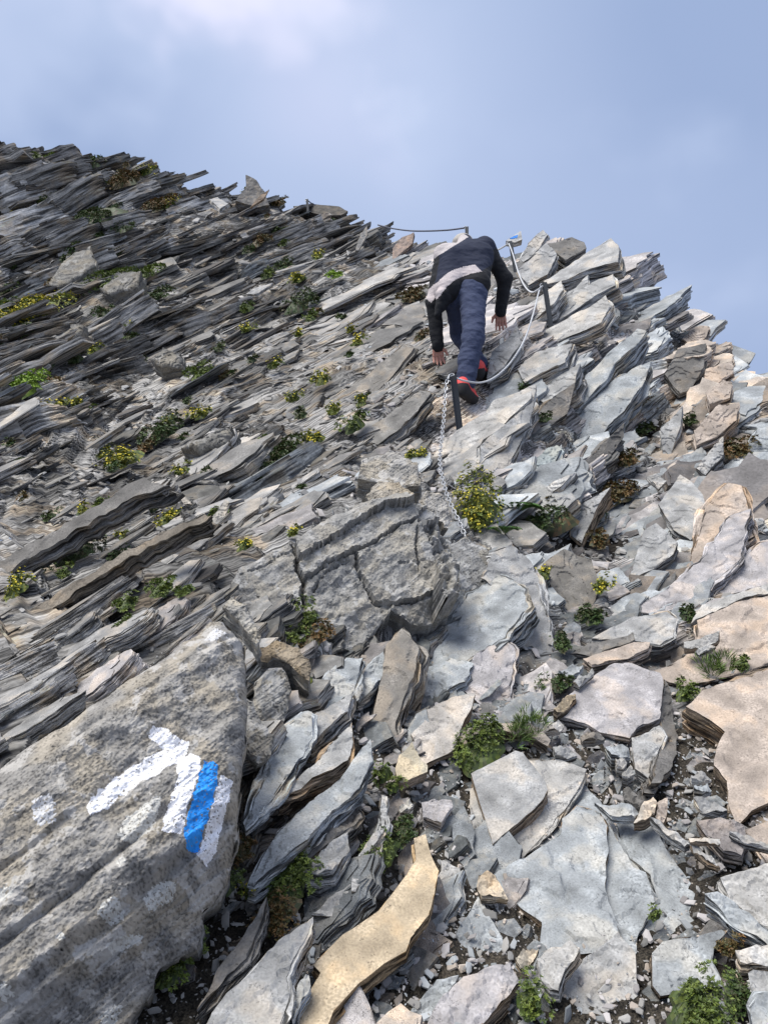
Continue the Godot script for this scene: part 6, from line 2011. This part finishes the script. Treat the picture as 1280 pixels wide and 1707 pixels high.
const PLANTS := [
	[1078, 665, 22, "rust", "brown moss at the head of the steep gully", 0.4], [1062, 715, 20, "dark", "dark green moss in the upper gully below its brown head", 0.4], [1045, 765, 22, "rust", "brown moss in the middle of the steep gully", 0.4], [985, 862, 24, "dark", "dark green moss in the gully's lower bend", 0.4], [1000, 905, 20, "rust", "rusty moss beside the flat grey gully slab", 0.4], [1150, 705, 14, "dark", "small dark moss strip between the gully and the tan crag", 0.4], [800, 715, 0.1, "green", "minute green sprig on the rib below the climber", 0.4],
	[40, 505, 62, "yellow", "broad yellow-green flowering mat at the left edge of the dark hillside", 0.3], [195, 462, 55, "green", "wide green cushion mat below the left crags", 0.3], [245, 480, 32, "dark", "dark green clump right of the wide green cushion mat", 0.4],
	[22, 650, 46, "lime", "bright lime moss cushion at the left edge of the hillside", 0.4], [337, 614, 24, "green", "green cushion high up between dark plates left of a yellow tuft", 0.5], [456, 602, 12, "yellow", "small yellow flower tuft right of the high green cushion", 0.8],
	[536, 637, 15, "yellow", "yellow flower tuft on the pale ledges left of the lower post", 0.9], [490, 656, 12, "yellow", "lesser yellow flower tuft just left of the pale ledge tuft", 0.8], [268, 708, 32, "dark", "dark clump with rusty leaves in the middle of the hillside", 0.6], [212, 745, 30, "yellow", "yellow tipped low plant below the dark rusty clump", 0.4],
	[336, 682, 15, "yellow", "yellow flowers right of the dark rusty clump", 0.6], [468, 756, 45, "dark", "long dark green clump under the pale crest stones", 0.35], [525, 735, 22, "yellow", "yellow-green tuft at the end of the long dark green clump", 0.6], [591, 720, 22, "green", "upright fresh green tuft left of the pale rib", 0.9],
	[696, 765, 15, "yellow", "small yellow-green tuft beside the chain above the outcrop", 0.7], [796, 862, 46, "yellow", "tall plant full of yellow flowers beside the lower end of the chain", 1.1], [930, 878, 36, "rust", "rusty green clump in the dark cleft right of the ferns", 0.6], [895, 890, 30, "dark", "dark leafy clump between the fern and the rusty clump", 0.6],
	[1030, 822, 30, "rust", "rust brown moss hanging in the steep gully", 0.5], [1000, 985, 16, "yellow", "yellow tuft in the gully beside the chip strip", 0.7], [906, 975, 11, "yellow", "little yellow moss tuft on the grey toe of the rib", 0.8], [985, 1030, 24, "dark", "dark green clump below the yellow tuft of the gully", 0.5],
	[935, 1090, 18, "dark", "dark moss strip along the right side of the rib toe", 0.4], [925, 1150, 20, "dark", "dark green tuft at the foot of the rib toe", 0.6], [800, 1275, 42, "green", "lush green cushion under the left end of the arched stone", 0.55], [878, 1250, 28, "grass", "short grass under the right end of the arched stone", 0.5],
	[787, 1132, 20, "dark", "dark green sprig on the blue-grey slab above the pale slab", 0.5], [500, 1055, 34, "green", "green and brown moss under the massive outcrop block", 0.5], [520, 1085, 26, "rust", "brown moss below the green moss of the outcrop", 0.4], [507, 1150, 15, "yellow", "yellow flower tuft below the outcrop's tan stone", 0.8],
	[272, 997, 22, "green", "green cushion on the ledge above the painted boulder", 0.5], [315, 1002, 15, "green", "small green cushion near the boulder's top corner", 0.5], [214, 1012, 18, "green", "leafy green patch left of the ledge cushion", 0.4], [208, 1050, 13, "green", "lowest small green tuft above the painted boulder", 0.5],
	[410, 926, 15, "yellow", "green-yellow tuft left of the grey outcrop", 0.6], [480, 1480, 44, "green", "big bright mossy cushion hanging in the hollow beside the painted boulder", 0.6], [470, 1530, 34, "rust", "brown rooty moss below the big mossy cushion", 0.4], [402, 1425, 20, "rust", "brown-green moss growing at the boulder's right edge", 0.7],
	[378, 1485, 24, "green", "leafy moss under the boulder's right corner", 0.6], [420, 1500, 12, "yellow", "single yellow flower head in the hollow beside the boulder", 1.0], [642, 1312, 15, "green", "fresh green upright tuft beside the white stone lumps", 1.2], [655, 1335, 12, "green", "lower fresh green tuft touching the white stone lumps", 1.0],
	[640, 1440, 28, "green", "spiky green plant above the ochre slab", 0.8], [615, 1475, 20, "green", "spiky green plant at the ochre slab's upper left edge", 0.7], [670, 1405, 22, "dark", "dark leafy plant by the tip of the ochre slab", 0.5], [880, 1685, 24, "green", "bright green herb at the bottom between two foreground slabs", 0.9],
	[1150, 1695, 46, "green", "green herbs under the front edge of the right foreground slab", 0.5], [1212, 1585, 16, "rust", "moss on the broken right side of the blue-grey slab", 0.9], [1090, 1530, 10, "green", "small green sprig in the cleft between the two big slabs", 0.8], [1138, 1160, 18, "green", "green tuft at the left tip of the tan bedrock slab", 0.7],
	[1195, 1132, 24, "grass", "grass strip in the joint above the tan bedrock slab", 0.5], [1235, 1118, 14, "green", "small green tuft further along the joint above the tan slab", 0.6], [1146, 1022, 16, "dark", "dark tuft at the left end of the orange streaked slab", 0.8], [1230, 752, 32, "rust", "mossy brown patch high on the right slope", 0.4],
	[186, 884, 16, "yellow", "yellow flower sprig hanging below a long dark ledge", 1.0], [120, 918, 40, "dark", "dark green creeping patch in the shade under the long ledge", 0.3], [30, 990, 22, "yellow", "yellow-green tuft at the left edge above the boulder", 0.7], [276, 876, 16, "yellow", "yellow-green tuft between two long ledges", 0.6],
	[496, 500, 26, "dark", "round dark green bush-like clump high on the hillside", 0.8], [446, 457, 14, "green", "green tuft above the round dark clump", 0.7], [562, 468, 13, "lime", "lime moss dot below the upright blade of slate", 0.6], [204, 290, 34, "rust", "brown-green moss cap on the left skyline", 0.7],
	[175, 345, 42, "dark", "dark green grassy bank below the skyline moss cap", 0.4], [255, 320, 30, "rust", "rusty grass right of the skyline moss cap", 0.4], [715, 405, 12, "lime", "bright green tuft on the skyline left of the climber", 0.9], [140, 856, 11, "yellow", "little yellow flower left of the hanging sprig", 0.9],
	[76, 692, 13, "yellow", "yellow flower dot at the left below the lime cushion", 0.8], [158, 575, 12, "yellow", "yellow flowers near the upper pale gravel", 0.7], [282, 1640, 20, "green", "seedlings in the dark soil at the boulder's foot", 0.6], [330, 1590, 16, "green", "few leaves under the boulder's overhang", 0.6],
	[700, 560, 14, "rust", "brown roots and moss left of the climber's arm", 0.8], [690, 490, 26, "rust", "brown rooty hollow behind the climber's left shoulder", 0.5], [1230, 1660, 26, "dark", "dark green leaves in the bottom right hollow", 0.5], [840, 595, 8, "green", "green tuft between slabs under the rope", 0.8],
	[870, 650, 10, "dark", "dark tuft under the pale slab left of the rope's middle", 0.8], [905, 705, 12, "dark", "dark tuft in the joint below the middle slabs", 0.8],
]

func plants() -> void:
	mats.leaf = plain(Color.WHITE, 0.6)
	mats.leaf.vertex_color_use_as_albedo = true
	mats.leaf.backlight_enabled = true
	mats.leaf.backlight = Color(.35, .35, .2)
	for e in PLANTS:
		plant(e[0], e[1], e[2], e[3], e[4], "plants between the rocks", e[5], 0.045)
	fern(858, 872, 48, "green fern spreading beside the yellow flowering plant")
	fern(838, 905, 34, "smaller fern with drooping fronds below the yellow flowering plant")
	# many more small tufts that nothing tells apart
	var r := RandomNumberGenerator.new()
	r.seed = 303
	var kinds := ["yellow", "green", "dark", "rust", "dark"]
	for i in 120:
		var v := 3.2 + 14.0 * pow(r.randf(), 1.2)
		var u := r.randf_range(-0.52, -0.02) * v
		var k: String = kinds[r.randi_range(0, 4)]
		var p := from_slope(u, v, lie(u, v))
		plant_at(p, p.distance_to(EYE) * r.randf_range(0.006, 0.018), k, "tiny %s tuft %s" % [{"yellow": "yellow-green", "green": "green", "dark": "dark green", "rust": "brownish"}[k], "in the crags just below the left skyline" if v > 12.0 else "on the upper half of the dark hillside" if v > 8.0 else "between plates midway up the dark hillside" if v > 5.5 else "on the long ledges above the painted boulder"], "tiny tufts on the dark hillside", 0.7, 0.01 + 0.005 * v)

# ---------------------------------------------------------------- chips
func chips() -> void:
	var r := RandomNumberGenerator.new()
	r.seed = 91
	var o := Node3D.new()
	o.name = "slate_chips"
	add_child(o)
	tag(o, "loose grey slate chips and gravel filling the gaps between the slabs", "gravel", "", "stuff")
	var lists := []
	for i in variants[3].size():
		lists.append([])
	for trial in 190000:
		var v := 0.9 + 16.0 * pow(r.randf(), 2.7)
		var u := r.randf_range(-1.0, 1.0) * (0.9 + 0.46 * v)
		var s: Array = SURVEY[nearest(u, v)]
		var keep: float = [0.25, 0.2, 1.0][s[6]] * (0.22 if s[3] == 0 else 1.0)
		if s[6] == 2 and s[4] == 0:
			keep = 0.5
		if v < 3.0 and u > -0.4:
			keep = maxf(keep, 0.6)
		if r.randf() > keep:
			continue
		var on := false
		if v > 3.3:
			for poly in taken:
				if Geometry2D.is_point_in_polygon(Vector2(u, v), poly):
					on = true
					break
		if on:
			continue
		var p := from_slope(u, v, rough_lie(u, v) + r.randf_range(0.0, 0.02))
		var dist := p.distance_to(EYE)
		var size := dist * (0.0025 + 0.016 * pow(r.randf(), 4.5))
		var nrm := (slope_out + Vector3(r.randfn(0, .35), r.randfn(0, .35), r.randfn(0, .35))).normalized()
		var x := nrm.cross(Vector3(r.randf() - .5, r.randf() - .5, r.randf() - .5)).normalized()
		var tone: Color = TONES[[2, 3, 4, 3, 1, 5][r.randi_range(0, 5)]] if s[3] > 0 and s[4] > 0 else TONES[[0, 1, 2, 1][r.randi_range(0, 3)]]
		lists[r.randi_range(0, lists.size() - 1)].append([Transform3D(Basis(x * size, nrm * size, x.cross(nrm) * size), p), tone * r.randf_range(0.45, 1.1)])
	var total := 0
	for i in lists.size():
		var mm := MultiMesh.new()
		mm.transform_format = MultiMesh.TRANSFORM_3D
		mm.use_colors = true
		mm.mesh = mesh_of([variants[3][i]])
		mm.instance_count = lists[i].size()
		for k in lists[i].size():
			mm.set_instance_transform(k, lists[i][k][0])
			mm.set_instance_color(k, lists[i][k][1])
		total += lists[i].size()
		var mi := MultiMeshInstance3D.new()
		mi.name = "chips"
		mi.multimesh = mm
		mi.material_override = mats.chip
		o.add_child(mi, true)
	print("chips ", total)
